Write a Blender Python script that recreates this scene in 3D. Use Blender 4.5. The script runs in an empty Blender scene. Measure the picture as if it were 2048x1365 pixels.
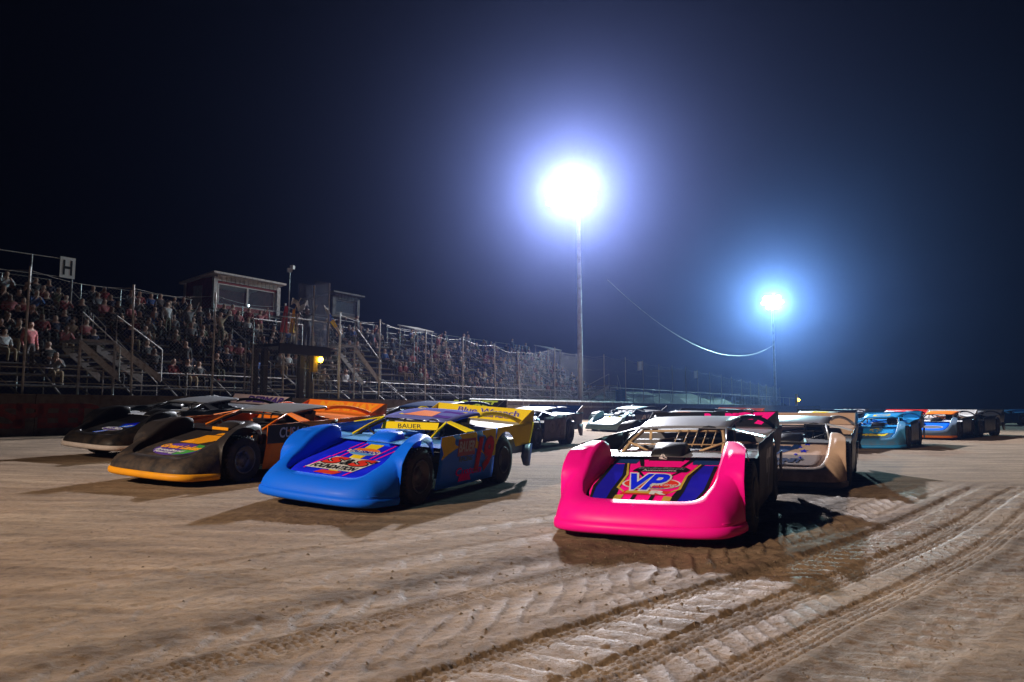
import bpy, math, random
import numpy as np
from mathutils import Vector, Matrix, Quaternion
R = math.radians
random.seed(7); rng = np.random.default_rng(11)
S = bpy.context.scene
COL = S.collection
# ------------------------------------------------------------------ camera
CH, FPX, HOR = 1.25, 1400.0, 817.0
PITCH = math.atan((HOR - 682.5) / FPX)
cam = bpy.data.cameras.new('camera'); cam.sensor_width = 36; cam.lens = 36 * FPX / 2048
cam.clip_start = 0.05; cam.clip_end = 3000
camo = bpy.data.objects.new('camera', cam); COL.objects.link(camo)
camo.location = (0, 0, CH); camo.rotation_euler = (R(90) + PITCH, 0, 0)
S.camera = camo
# ------------------------------------------------------------------ night sky
W = bpy.data.worlds.new('World'); S.world = W; W.use_nodes = True
wn = W.node_tree.nodes; wl = W.node_tree.links
bg = wn['Background']; bg.inputs[0].default_value = (0.10, 0.16, 0.42, 1); bg.inputs[1].default_value = 0.002
S.view_settings.view_transform = 'Standard'; S.view_settings.look = 'None'
S.view_settings.exposure = 0.0; S.view_settings.gamma = 1.0
S.cycles.use_denoising = True; S.cycles.max_bounces = 5; S.cycles.volume_bounces = 0
S.cycles.transparent_max_bounces = 12; S.cycles.sample_clamp_indirect = 3.0
S.cycles.caustics_reflective = False; S.cycles.caustics_refractive = False
# lamp strengths (the masts themselves are built below)
MAST1_W, MAST2_W, KEY_W, LENS_E = 115000.0, 95000.0, 72000.0, 420.0
MAST1_C, MAST2_C, KEY_C = (0.92, 0.93, 1.0), (0.55, 0.94, 1.0), (1.0, 0.80, 0.60)
HAZE_D, HAZE_G, HAZE_C = 0.0007, 0.885, (0.33, 0.43, 1.0)

# ------------------------------------------------------------------ helpers
def ray(px, py):
    a = (px - 1024) / FPX; b = (682.5 - py) / FPX
    c, s = math.cos(PITCH), math.sin(PITCH)
    return Vector((a, c - b * s, s + b * c))
FD = Vector((0.543, 0.840, 0)).normalized()      # along the fence, away from us
NB = Vector((-FD.y, FD.x, 0))                    # behind the fence, into the stand
F0 = Vector((-14.0, 20.0, 0))
def along(s, b, z): return F0 + FD * s + NB * b + Vector((0, 0, z))
def on_stand(px, py, b):
    d = ray(px, py); o = Vector((0, 0, CH))
    t = (b - (o - F0).dot(NB)) / d.dot(NB)
    return o + d * t
def stand_s(px, b): return (on_stand(px, 817, b) - F0).dot(FD)
def stand_z(px, py, b): return on_stand(px, py, b).z
def gz(x, y):
    u = (x - F0.x) * -NB.x + (y - F0.y) * -NB.y
    v = (18.0 - u)
    return 0.025 * 0.5 * (v + np.sqrt(v * v + 4.0)) if u > 0 else 0.0125 * (18 + math.sqrt(18 * 18 + 4)) + 0 * u

class MB:
    def __init__(s): s.v = []; s.f = []; s.m = []
    def add(s, vs, fs, mi=0):
        o = len(s.v); s.v += [tuple(p) for p in vs]; s.f += [tuple(i + o for i in f) for f in fs]; s.m += [mi] * len(fs); return s
    def box(s, c, d, rot=None, mi=0):
        vs = [Vector((x * d[0] / 2, y * d[1] / 2, z * d[2] / 2)) for x in (-1, 1) for y in (-1, 1) for z in (-1, 1)]
        if rot is not None: vs = [rot @ p for p in vs]
        c = Vector(c)
        return s.add([p + c for p in vs], [(0, 1, 3, 2), (4, 6, 7, 5), (0, 4, 5, 1), (2, 3, 7, 6), (0, 2, 6, 4), (1, 5, 7, 3)], mi)
    def tube(s, pts, r, n=6, mi=0, cap=True):
        pts = [Vector(p) for p in pts]; vs = []; fs = []
        rr = r if isinstance(r, (list, tuple)) else [r] * len(pts)
        for i, p in enumerate(pts):
            t = (pts[min(i + 1, len(pts) - 1)] - pts[max(i - 1, 0)]).normalized()
            a = Vector((0, 0, 1)) if abs(t.z) < .9 else Vector((1, 0, 0))
            u = t.cross(a).normalized(); w = t.cross(u)
            for k in range(n):
                q = 2 * math.pi * k / n
                vs.append(p + (u * math.cos(q) + w * math.sin(q)) * rr[i])
        for i in range(len(pts) - 1):
            for k in range(n):
                fs.append((i * n + k, i * n + (k + 1) % n, (i + 1) * n + (k + 1) % n, (i + 1) * n + k))
        if cap: fs += [tuple(range(n))[::-1], tuple(range((len(pts) - 1) * n, len(pts) * n))]
        return s.add(vs, fs, mi)
    def grid(s, P, mi=0, close=False):
        r, c = len(P), len(P[0]); vs = [q for row in P for q in row]
        fs = [(i * c + j, i * c + (j + 1) % c, (i + 1) * c + (j + 1) % c, (i + 1) * c + j) for i in range(r - 1) for j in range(c if close else c - 1)]
        return s.add(vs, fs, mi)
    def prism(s, poly, off, mi=0):
        """closed polygon of 3-D points pushed along vector off"""
        n = len(poly); off = Vector(off); a = [Vector(p) for p in poly]
        return s.add(a + [p + off for p in a], [tuple(range(n))[::-1], tuple(range(n, 2 * n))] + [(i, (i + 1) % n, n + (i + 1) % n, n + i) for i in range(n)], mi)
    def lathe(s, prof, c, axis='x', n=24, mi=0):
        """prof = (radius, along axis)"""
        P = []
        for r, a in prof:
            row = []
            for k in range(n):
                q = 2 * math.pi * k / n
                if axis == 'x': p = (a, r * math.cos(q), r * math.sin(q))
                elif axis == 'z': p = (r * math.cos(q), r * math.sin(q), a)
                else: p = (r * math.cos(q), a, r * math.sin(q))
                row.append(Vector(p) + Vector(c))
            P.append(row)
        return s.grid(P, mi, True)
    def mesh(s, name, smooth=False, angle=None):
        me = bpy.data.meshes.new(name); me.from_pydata(s.v, [], s.f)
        me.polygons.foreach_set('material_index', s.m)
        if smooth: me.polygons.foreach_set('use_smooth', [True] * len(s.f))
        me.update(); return me

def obj(name, me, mats=None, parent=None, loc=(0, 0, 0), rot=None, solid=0):
    if isinstance(me, MB): me = me.mesh(name)
    o = bpy.data.objects.new(name, me); COL.objects.link(o)
    if mats is not None:
        if not isinstance(mats, (list, tuple)): mats = [mats]
        while len(me.materials) < len(mats): me.materials.append(None)
        for i, m in enumerate(mats):
            o.material_slots[i].link = 'OBJECT'; o.material_slots[i].material = m
    if parent: o.parent = parent
    o.location = loc
    if rot is not None: o.rotation_euler = rot
    if solid:
        md = o.modifiers.new('thickness', 'SOLIDIFY'); md.thickness = solid; md.offset = -1
    return o
def thing(name, label, cat, loc=(0, 0, 0), rz=0, group=None):
    o = bpy.data.objects.new(name, None); COL.objects.link(o); o.location = loc; o.rotation_euler = (0, 0, rz)
    o.empty_display_size = .2
    return tag(o, label, cat, group)
def tag(o, label=None, cat=None, group=None, kind=None):
    if label: o['label'] = label
    if cat: o['category'] = cat
    if group: o['group'] = group
    if kind: o['kind'] = kind
    return o

# ------------------------------------------------------------------ materials
MC = {}
def nt(m):
    m.use_nodes = True; n = m.node_tree.nodes; l = m.node_tree.links
    return n, l, n['Principled BSDF']
def plain(name, c, rough=.6, metal=0, spec=.4):
    if name in MC: return MC[name]
    m = bpy.data.materials.new(name); n, l, b = nt(m)
    b.inputs['Base Color'].default_value = (*c, 1); b.inputs['Roughness'].default_value = rough
    b.inputs['Metallic'].default_value = metal; b.inputs['Specular IOR Level'].default_value = spec
    MC[name] = m; return m
def worn(name, c, c2, scale=6, rough=.6, metal=0, lo=.45, hi=.7, bump=0.0, coat=0):
    """base colour with patches of a second one (dust, rust, stain)"""
    if name in MC: return MC[name]
    m = bpy.data.materials.new(name); n, l, b = nt(m)
    tc = n.new('ShaderNodeTexCoord'); no = n.new('ShaderNodeTexNoise'); no.inputs['Scale'].default_value = scale
    no.inputs['Detail'].default_value = 7; no.inputs['Roughness'].default_value = .65
    l.new(tc.outputs['Object'], no.inputs['Vector'])
    mr = n.new('ShaderNodeMapRange'); mr.inputs[1].default_value = lo; mr.inputs[2].default_value = hi
    l.new(no.outputs['Fac'], mr.inputs[0])
    mx = n.new('ShaderNodeMix'); mx.data_type = 'RGBA'; mx.inputs[6].default_value = (*c, 1); mx.inputs[7].default_value = (*c2, 1)
    l.new(mr.outputs[0], mx.inputs[0]); l.new(mx.outputs[2], b.inputs['Base Color'])
    rr = n.new('ShaderNodeMapRange'); rr.inputs[3].default_value = rough; rr.inputs[4].default_value = min(1, rough + .35)
    l.new(mr.outputs[0], rr.inputs[0]); l.new(rr.outputs[0], b.inputs['Roughness'])
    b.inputs['Metallic'].default_value = metal; b.inputs['Coat Weight'].default_value = coat; b.inputs['Coat Roughness'].default_value = .15
    if bump:
        bp = n.new('ShaderNodeBump'); bp.inputs['Strength'].default_value = bump; bp.inputs['Distance'].default_value = .01
        l.new(no.outputs['Fac'], bp.inputs['Height']); l.new(bp.outputs[0], b.inputs['Normal'])
    MC[name] = m; return m
DUST = (.16, .11, .075)
def paint(name, c, dust=.5, rough=.42):
    """car paint or plastic with dust: more of it low down where the wheels throw it"""
    if name in MC: return MC[name]
    m = bpy.data.materials.new(name); n, l, b = nt(m)
    tc = n.new('ShaderNodeTexCoord'); no = n.new('ShaderNodeTexNoise'); no.inputs['Scale'].default_value = 5
    no.inputs['Detail'].default_value = 8; no.inputs['Roughness'].default_value = .7
    l.new(tc.outputs['Object'], no.inputs['Vector'])
    sp = n.new('ShaderNodeSeparateXYZ'); l.new(tc.outputs['Object'], sp.inputs[0])
    zr = n.new('ShaderNodeMapRange'); zr.inputs[1].default_value = .05; zr.inputs[2].default_value = .75; zr.inputs[3].default_value = .30; zr.inputs[4].default_value = 0
    l.new(sp.outputs[2], zr.inputs[0])
    ad = n.new('ShaderNodeMath'); l.new(no.outputs['Fac'], ad.inputs[0]); l.new(zr.outputs[0], ad.inputs[1])
    mr = n.new('ShaderNodeMapRange'); mr.inputs[1].default_value = .62; mr.inputs[2].default_value = 1.0; mr.inputs[4].default_value = dust
    l.new(ad.outputs[0], mr.inputs[0])
    mx = n.new('ShaderNodeMix'); mx.data_type = 'RGBA'; mx.inputs[6].default_value = (*c, 1); mx.inputs[7].default_value = (*DUST, 1)
    l.new(mr.outputs[0], mx.inputs[0]); l.new(mx.outputs[2], b.inputs['Base Color'])
    rr = n.new('ShaderNodeMapRange'); rr.inputs[3].default_value = rough; rr.inputs[4].default_value = .9
    l.new(mr.outputs[0], rr.inputs[0]); l.new(rr.outputs[0], b.inputs['Roughness'])
    b.inputs['Coat Weight'].default_value = .02; b.inputs['Coat Roughness'].default_value = .25; b.inputs['Specular IOR Level'].default_value = .13
    if 'print' in name: rr.inputs[3].default_value = .6; b.inputs['Specular IOR Level'].default_value = 0; b.inputs['Coat Weight'].default_value = 0
    n2 = n.new('ShaderNodeTexNoise'); n2.inputs['Scale'].default_value = 2.2; n2.inputs['Detail'].default_value = 3; l.new(tc.outputs['Object'], n2.inputs['Vector'])
    bp = n.new('ShaderNodeBump'); bp.inputs['Strength'].default_value = .25; bp.inputs['Distance'].default_value = .02
    l.new(n2.outputs['Fac'], bp.inputs['Height']); l.new(bp.outputs[0], b.inputs['Normal'])
    MC[name] = m; return m
def emit(name, c, e):
    if name in MC: return MC[name]
    m = bpy.data.materials.new(name); n, l, b = nt(m)
    b.inputs['Base Color'].default_value = (*c, 1); b.inputs['Emission Color'].default_value = (*c, 1); b.inputs['Emission Strength'].default_value = e
    MC[name] = m; return m
STEEL = worn('galvanised steel', (.45, .45, .46), (.25, .22, .2), 14, .45, .7)
DARKM = plain('dark metal', (.03, .03, .033), .5, .5)
BLACKP = paint('black', (.012, .012, .013), .45, .35)
RUBBER = worn('tyre rubber', (.012, .012, .012), (.09, .065, .045), 9, .75, 0, .5, .8, .3)
CONC = worn('wall concrete', (.14, .125, .11), (.07, .05, .04), 3, .85, 0, .4, .7, .3)
ALU = worn('bleacher aluminium', (.30, .30, .31), (.16, .15, .14), 3, .6, .4)
WOOD = worn('weathered board', (.16, .13, .10), (.08, .065, .05), 5, .8)
GLASS = None
def glass(name, c=(.8, .9, 1), a=.14):
    if name in MC: return MC[name]
    m = bpy.data.materials.new(name); m.use_nodes = True; n = m.node_tree.nodes; l = m.node_tree.links
    n.remove(n['Principled BSDF']); g = n.new('ShaderNodeBsdfGlossy'); g.inputs['Color'].default_value = (*c, 1); g.inputs['Roughness'].default_value = .12
    d = n.new('ShaderNodeBsdfDiffuse'); d.inputs['Color'].default_value = (*c, 1)
    t = n.new('ShaderNodeBsdfTransparent'); x0 = n.new('ShaderNodeMixShader'); x0.inputs[0].default_value = .5
    l.new(g.outputs[0], x0.inputs[1]); l.new(d.outputs[0], x0.inputs[2])
    x = n.new('ShaderNodeMixShader'); x.inputs[0].default_value = a
    l.new(t.outputs[0], x.inputs[1]); l.new(x0.outputs[0], x.inputs[2]); l.new(x.outputs[0], n['Material Output'].inputs[0])
    MC[name] = m; return m

# ------------------------------------------------------------------ ground
def lattice(seed, n=256): return np.random.default_rng(seed).random((n, n))
_L = [lattice(i) for i in range(8)]
def vnoise(x, y, k=0):
    L = _L[k % 8]; n = L.shape[0]
    xi = np.floor(x).astype(int); yi = np.floor(y).astype(int); fx = x - xi; fy = y - yi
    fx = fx * fx * (3 - 2 * fx); fy = fy * fy * (3 - 2 * fy)
    a = L[xi % n, yi % n]; b = L[(xi + 1) % n, yi % n]; c = L[xi % n, (yi + 1) % n]; d = L[(xi + 1) % n, (yi + 1) % n]
    return (a * (1 - fx) + b * fx) * (1 - fy) + (c * (1 - fx) + d * fx) * fy
def fbm(x, y, o=4, k=0):
    s = 0; a = .5
    for i in range(o): s = s + a * (vnoise(x * 2 ** i, y * 2 ** i, k + i) - .5); a *= .55
    return s
def gzn(X, Y):
    u = (X - F0.x) * -NB.x + (Y - F0.y) * -NB.y
    u = np.maximum(u, 0); v = 18 - u
    return 0.0125 * (v + np.sqrt(v * v + 4.0))
def relief(X, Y):
    """height of the torn and rolled clay, and how far each spot is packed smooth"""
    a = X * .70 + Y * .714; v = X * .714 - Y * .70
    v = v + .10 * np.sin(a * .55 + .4) + .03 * fbm(a * .9, v * .9, 3, 1)
    h = .030 * fbm(X * .8, Y * .8, 4, 2) + .016 * fbm(a * .55, v * 5, 4, 3) + .012 * fbm(X * 9, Y * 9, 4, 4) + .005 * fbm(X * 31, Y * 31, 2, 5)
    pack = np.zeros_like(X)
    def band(v0, w, soft=.05):
        return np.clip((w / 2 + soft - np.abs(v - v0)) / soft, 0, 1)
    def saw(t):
        f = t - np.floor(t); return np.where(f < .86, (f / .86) ** 1.4, (1 - f) / .14)
    # v0, width, pitch, slant, depth, fade-noise, sign of chevron
    for v0, w, p, sl, dp, ph in ((-3.78, .34, .27, 1.1, .016, .1), (-3.05, .46, .27, 1.5, .028, .6), (-2.32, .52, .19, -.45, .022, .3),
                                 (-2.72, .30, .17, .8, .012, .7), (-1.82, .34, .17, .9, .016, .2), (-4.6, .30, .34, 1.2, .012, .5), (-1.15, .42, .20, -.6, .016, .9), (-5.4, .3, .4, .8, .008, .2), (.1, .5, .2, -.5, .014, .2)):
        m = band(v0, w); lat = (v - v0)
        on = np.clip(.35 + 2.2 * fbm(a * .5 + v0 * 7, v * .6, 3, 5) + .55, 0, 1)
        wob = .9 * fbm(a * 3 + 9 * v0, v * 3, 3, 6)
        c = saw((a + sl * lat) / p + ph + wob)
        edge = np.exp(-((np.abs(lat) - w / 2) / .035) ** 2)
        tap = np.clip(1.15 - (lat / (w * .55)) ** 2, 0, 1); c = c * tap
        h = h + m * on * dp * (c - .45) + .35 * dp * edge * on * (.4 + vnoise(a * 14, v * 14, 2)) - m * .012
        pack = np.maximum(pack, m * on * (.3 + .7 * c) * min(1, dp / .018))
    # fine street-tyre prints
    for v0, w in ((-3.46, .20), (-2.02, .22), (-1.58, .20), (-2.55, .16)):
        m = band(v0, w, .02); lat = v - v0
        t = np.sin(a * 2 * math.pi / .052 + np.abs(lat) * 34) * .5 + np.sin(lat * 2 * math.pi / .05) * .5
        h = h - m * .016 + m * .0065 * np.sign(t) * np.minimum(1, np.abs(t) * 2.5)
        pack = np.maximum(pack, m * .35)
    # loose crumbs
    cr = np.clip(fbm(X * 1.3, Y * 1.3, 3, 6) * 2.2 + .15, 0, 1)
    h = h + cr * .018 * np.clip(vnoise(X * 22, Y * 22, 7) - .62, 0, 1) * 2.2
    # strips of loose damp clay thrown up beside the wheel tracks
    loose = np.zeros_like(X)
    for v0, w, g in ((-4.02, .20, 1.0), (-3.60, .12, .9), (-2.66, .16, .7), (-2.0, .10, .5), (-1.36, .20, .8), (-.55, .35, .5), (-5.1, .25, .35)):
        m = np.exp(-((v - v0) / w) ** 2) * np.clip(1.6 * fbm(a * .6 + 5 * v0, v * 1.5, 4, 3) + .8, 0, 1) * g
        loose = np.maximum(loose, m * np.clip(.85 + 2.6 * fbm(X * 7, Y * 7, 4, 1), 0, 1.3))
    loose = np.clip(loose, 0, 1); h = h + loose * (.022 * fbm(X * 16, Y * 16, 3, 6) + .006)
    return h, pack * (1 - loose), loose
def ground_grid(name, xs, ys, fine, dip=None):
    X, Y = np.meshgrid(xs, ys); Z = gzn(X, Y); pack = np.zeros_like(X); loose = np.zeros_like(X)
    if fine:
        h, pack, loose = relief(X, Y)
        ex = np.clip(np.minimum(X - xs[0], xs[-1] - X) / 1.0, 0, 1) * np.clip(np.minimum(Y - ys[0], ys[-1] - Y) / 1.0, 0, 1)
        Z = Z + h * ex + .004; pack = pack * ex; loose = loose * ex
    if dip is not None:
        x0, x1, y0, y1 = dip
        Z = Z - np.where((X > x0) & (X < x1) & (Y > y0) & (Y < y1), .12, 0)
    nx, ny = len(xs), len(ys)
    co = np.stack([X, Y, Z], -1).reshape(-1, 3)
    i = np.arange(nx * ny).reshape(ny, nx)
    q = np.stack([i[:-1, :-1], i[:-1, 1:], i[1:, 1:], i[1:, :-1]], -1).reshape(-1, 4)
    me = bpy.data.meshes.new(name); me.vertices.add(len(co)); me.vertices.foreach_set('co', co.ravel())
    me.loops.add(q.size); me.loops.foreach_set('vertex_index', q.ravel())
    me.polygons.add(len(q)); me.polygons.foreach_set('loop_start', np.arange(0, q.size, 4)); me.polygons.foreach_set('loop_total', np.full(len(q), 4))
    me.polygons.foreach_set('use_smooth', np.ones(len(q), bool))
    at = me.attributes.new('pack', 'FLOAT', 'POINT'); at.data.foreach_set('value', pack.ravel().astype(np.float32))
    at = me.attributes.new('loose', 'FLOAT', 'POINT'); at.data.foreach_set('value', loose.ravel().astype(np.float32))
    me.update(calc_edges=True); me.validate(); return me
def dirt_material():
    m = bpy.data.materials.new('track clay'); n, l, b = nt(m)
    tc = n.new('ShaderNodeTexCoord')
    mp = n.new('ShaderNodeMapping'); mp.inputs['Rotation'].default_value = (0, 0, R(-44)); mp.inputs['Scale'].default_value = (.35, 2.0, 1)
    l.new(tc.outputs['Object'], mp.inputs['Vector'])
    def noise(vec, sc, det=6, ro=.6):
        x = n.new('ShaderNodeTexNoise'); x.inputs['Scale'].default_value = sc; x.inputs['Detail'].default_value = det; x.inputs['Roughness'].default_value = ro
        x.inputs['Distortion'].default_value = .5; l.new(vec, x.inputs['Vector']); return x.outputs['Fac']
    n1 = noise(tc.outputs['Object'], .6); n2 = noise(mp.outputs[0], 1.6, 8, .65); n3 = noise(tc.outputs['Object'], 14, 8, .7); n4 = noise(tc.outputs['Object'], 60, 4)
    def ramp(f, stops):
        r = n.new('ShaderNodeValToRGB'); e = r.color_ramp.elements
        while len(e) < len(stops): e.new(.5)
        for i, (p, c) in enumerate(stops): e[i].position = p; e[i].color = (*c, 1)
        l.new(f, r.inputs[0]); return r.outputs[0]
    base = ramp(n2, [(.28, (.120, .078, .047)), (.48, (.235, .160, .101)), (.72, (.35, .255, .172))])
    fine = ramp(n3, [(.30, (.42, .40, .38)), (.48, (.92, .92, .92)), (.75, (1.25, 1.23, 1.2))])
    mx = n.new('ShaderNodeMix'); mx.data_type = 'RGBA'; mx.blend_type = 'MULTIPLY'; mx.inputs[0].default_value = .8
    l.new(base, mx.inputs[6]); l.new(fine, mx.inputs[7])
    big = ramp(n1, [(.3, (.78, .74, .7)), (.7, (1.12, 1.1, 1.08))])
    mx2 = n.new('ShaderNodeMix'); mx2.data_type = 'RGBA'; mx2.blend_type = 'MULTIPLY'; mx2.inputs[0].default_value = 1
    l.new(mx.outputs[2], mx2.inputs[6]); l.new(big, mx2.inputs[7])
    al = n.new('ShaderNodeAttribute'); al.attribute_name = 'loose'
    mx3 = n.new('ShaderNodeMix'); mx3.data_type = 'RGBA'; mx3.inputs[7].default_value = (.085, .053, .032, 1)
    ml = n.new('ShaderNodeMath'); ml.operation = 'MULTIPLY'; ml.inputs[1].default_value = .85; l.new(al.outputs['Fac'], ml.inputs[0]); l.new(ml.outputs[0], mx3.inputs[0])
    l.new(mx2.outputs[2], mx3.inputs[6]); l.new(mx3.outputs[2], b.inputs['Base Color'])
    at = n.new('ShaderNodeAttribute'); at.attribute_name = 'pack'
    rr = n.new('ShaderNodeMapRange'); rr.inputs[3].default_value = .92; rr.inputs[4].default_value = .52
    l.new(at.outputs['Fac'], rr.inputs[0]); l.new(rr.outputs[0], b.inputs['Roughness'])
    b.inputs['Specular IOR Level'].default_value = .35
    ad = n.new('ShaderNodeMath'); ad.operation = 'MULTIPLY_ADD'; ad.inputs[1].default_value = .35; l.new(n4, ad.inputs[0]); l.new(n3, ad.inputs[2])
    ad2 = n.new('ShaderNodeMath'); ad2.operation = 'MULTIPLY_ADD'; ad2.inputs[1].default_value = 1.6; l.new(n2, ad2.inputs[0]); l.new(ad.outputs[0], ad2.inputs[2])
    bp = n.new('ShaderNodeBump'); bp.inputs['Strength'].default_value = .75; bp.inputs['Distance'].default_value = .03
    l.new(ad2.outputs[0], bp.inputs['Height']); l.new(bp.outputs[0], b.inputs['Normal'])
    return m
DIRT = dirt_material()
PX0, PX1, PY0, PY1 = -8.0, 9.0, 1.8, 12.0
YS = [PY0]
while YS[-1] < PY1: YS.append(YS[-1] + max(.013, .0036 * YS[-1]))
PY1 = YS[-1]
near = obj('dirt_track', ground_grid('dirt_track', np.arange(PX0, PX1 + .01, .017), np.array(YS), True), DIRT); tag(near, kind='structure')
def spaced(lo, hi, mid0, mid1, fine, growth):
    a = list(np.arange(mid0, mid1 + 1e-6, fine)); st = fine
    while a[-1] < hi: st *= growth; a.append(a[-1] + st)
    st = fine; b = [mid0]
    while b[-1] > lo: st *= growth; b.append(b[-1] - st)
    return np.array(b[:0:-1] + a)
far = obj('ground', ground_grid('ground', spaced(-420, 520, -12, 14, .5, 1.12), spaced(-160, 900, -1, 40, .5, 1.12), False, (PX0 + .4, PX1 - .4, PY0 + .4, PY1 - .4)), DIRT); tag(far, kind='structure')
# crumbs of clay thrown out of the ruts
cb = MB()
for i in range(3600):
    x = random.uniform(-5, 8); y = random.uniform(2.6, 9)
    v = x * .714 - y * .70
    if not (-4.3 < v < .2) and random.random() < .8: continue
    r = random.choice((.004, .006, .008, .012)) * random.uniform(.7, 1.4)
    cb.add([(x + r * random.uniform(.7, 1.3) * a, y + r * random.uniform(.7, 1.3) * b_, c * r * random.uniform(.5, .9)) for a, b_, c in ((1, 0, 0), (-1, 0, 0), (0, 1, 0), (0, -1, 0), (0, 0, 1), (0, 0, -1))],
           [(0, 2, 4), (2, 1, 4), (1, 3, 4), (3, 0, 4), (2, 0, 5), (1, 2, 5), (3, 1, 5), (0, 3, 5)])
V = np.array(cb.v); hz_, _, _ = relief(V[:, 0], V[:, 1]); V[:, 2] += gzn(V[:, 0], V[:, 1]) + hz_ + .004
cb.v = V.tolist()
tag(obj('dirt_clods', cb, worn('loose clay', (.13, .09, .06), (.24, .18, .13), 30, .95)), 'loose crumbs of brown clay lying between the tyre tracks', 'dirt clods', kind='stuff')
# ------------------------------------------------------------------ lettering
_TX = {}
def txt(s, bold=0.0, shear=0.0):
    """flat letter mesh in the unit box (-.5...5)^2, as (verts, faces)"""
    k = (s, bold, shear)
    if k in _TX: return _TX[k]
    cu = bpy.data.curves.new('t', 'FONT'); cu.body = s; cu.offset = bold; cu.shear = shear; cu.resolution_u = 3; cu.fill_mode = 'FRONT'
    o = bpy.data.objects.new('t', cu); COL.objects.link(o)
    me = bpy.data.meshes.new_from_object(o)
    v = np.array([tuple(p.co[:2]) for p in me.vertices]); f = [tuple(p.vertices) for p in me.polygons]
    bpy.data.objects.remove(o); bpy.data.curves.remove(cu); bpy.data.meshes.remove(me)
    if bold > 0.001:   # box of the thin letters, so that an outline lines up with its letters
        lo, hi = v.min(0) + bold, v.max(0) - bold
    else: lo, hi = v.min(0), v.max(0)
    v = (v - lo) / (hi - lo) - .5
    _TX[k] = (v, f); return _TX[k]
def lettering(s, cx, cy, w, h, mapf, mat, parent, off=.004, bold=0.0, shear=0.0, name='lettering', slant=0.0):
    v, f = txt(s, bold, shear); mb = MB()
    mb.add([mapf(cx + (p[0] + slant * p[1]) * w, cy + p[1] * h, off) for p in v], f)
    return obj(name, mb, mat, parent)
def shape(pts, mapf, mat, parent, off=.003, name='stripe'):
    mb = MB(); mb.add([mapf(a, b, off) for a, b in pts], [tuple(range(len(pts)))])
    return obj(name, mb, mat, parent)
def oval(cx, cy, w, h, n=28): return [(cx + w / 2 * math.cos(2 * math.pi * i / n), cy + h / 2 * math.sin(2 * math.pi * i / n)) for i in range(n)]

# ------------------------------------------------------------------ dirt late model race car (faces -y, its left side is +x)
def catmull(pts, n):
    out = []; m = len(pts)
    for i in range(m - 1):
        p0, p1, p2, p3 = (np.array(pts[max(0, min(m - 1, j))], float) for j in (i - 1, i, i + 1, i + 2))
        for k in range(n):
            t = k / n
            out.append(.5 * ((2 * p1) + (-p0 + p2) * t + (2 * p0 - 5 * p1 + 4 * p2 - p3) * t * t + (-p0 + 3 * p1 - 3 * p2 + p3) * t ** 3))
    out.append(np.array(pts[-1], float)); return out
HY0, HY1, HZ0, HZ1 = -2.07, -.52, .342, .745
RZ0, RZ1 = .985, 1.115
def hoodz(y): return HZ0 + (y - HY0) * (HZ1 - HZ0) / (HY1 - HY0)
def doortop(y): return .845 + (y + .92) * .040
HALF = [(0, -2.36, 0, -2.06, .358), (.35, -2.35, .27, -2.06, .358), (.64, -2.30, .46, -2.05, .366), (.80, -2.19, .555, -2.0, .40), (.87, -2.02, .595, -1.88, .465),
        (.915, -1.84, .615, -1.70, .548), (.925, -1.68, .62, -1.52, .66), (.92, -1.48, .62, -1.34, .768), (.905, -1.30, .62, -1.16, .835), (.89, -1.14, .62, -1.0, .868), (.885, -1.02, .62, -.91, .862), (.89, -.925, .62, -.84, .84)]
def archz(y, yc, r, rc): 
    d = r * r - (y - yc) ** 2
    return rc + math.sqrt(d) if d > 0 else .1
def sm(t): t = max(0, min(1, t)); return t * t * (3 - 2 * t)
CM = {}
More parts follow.
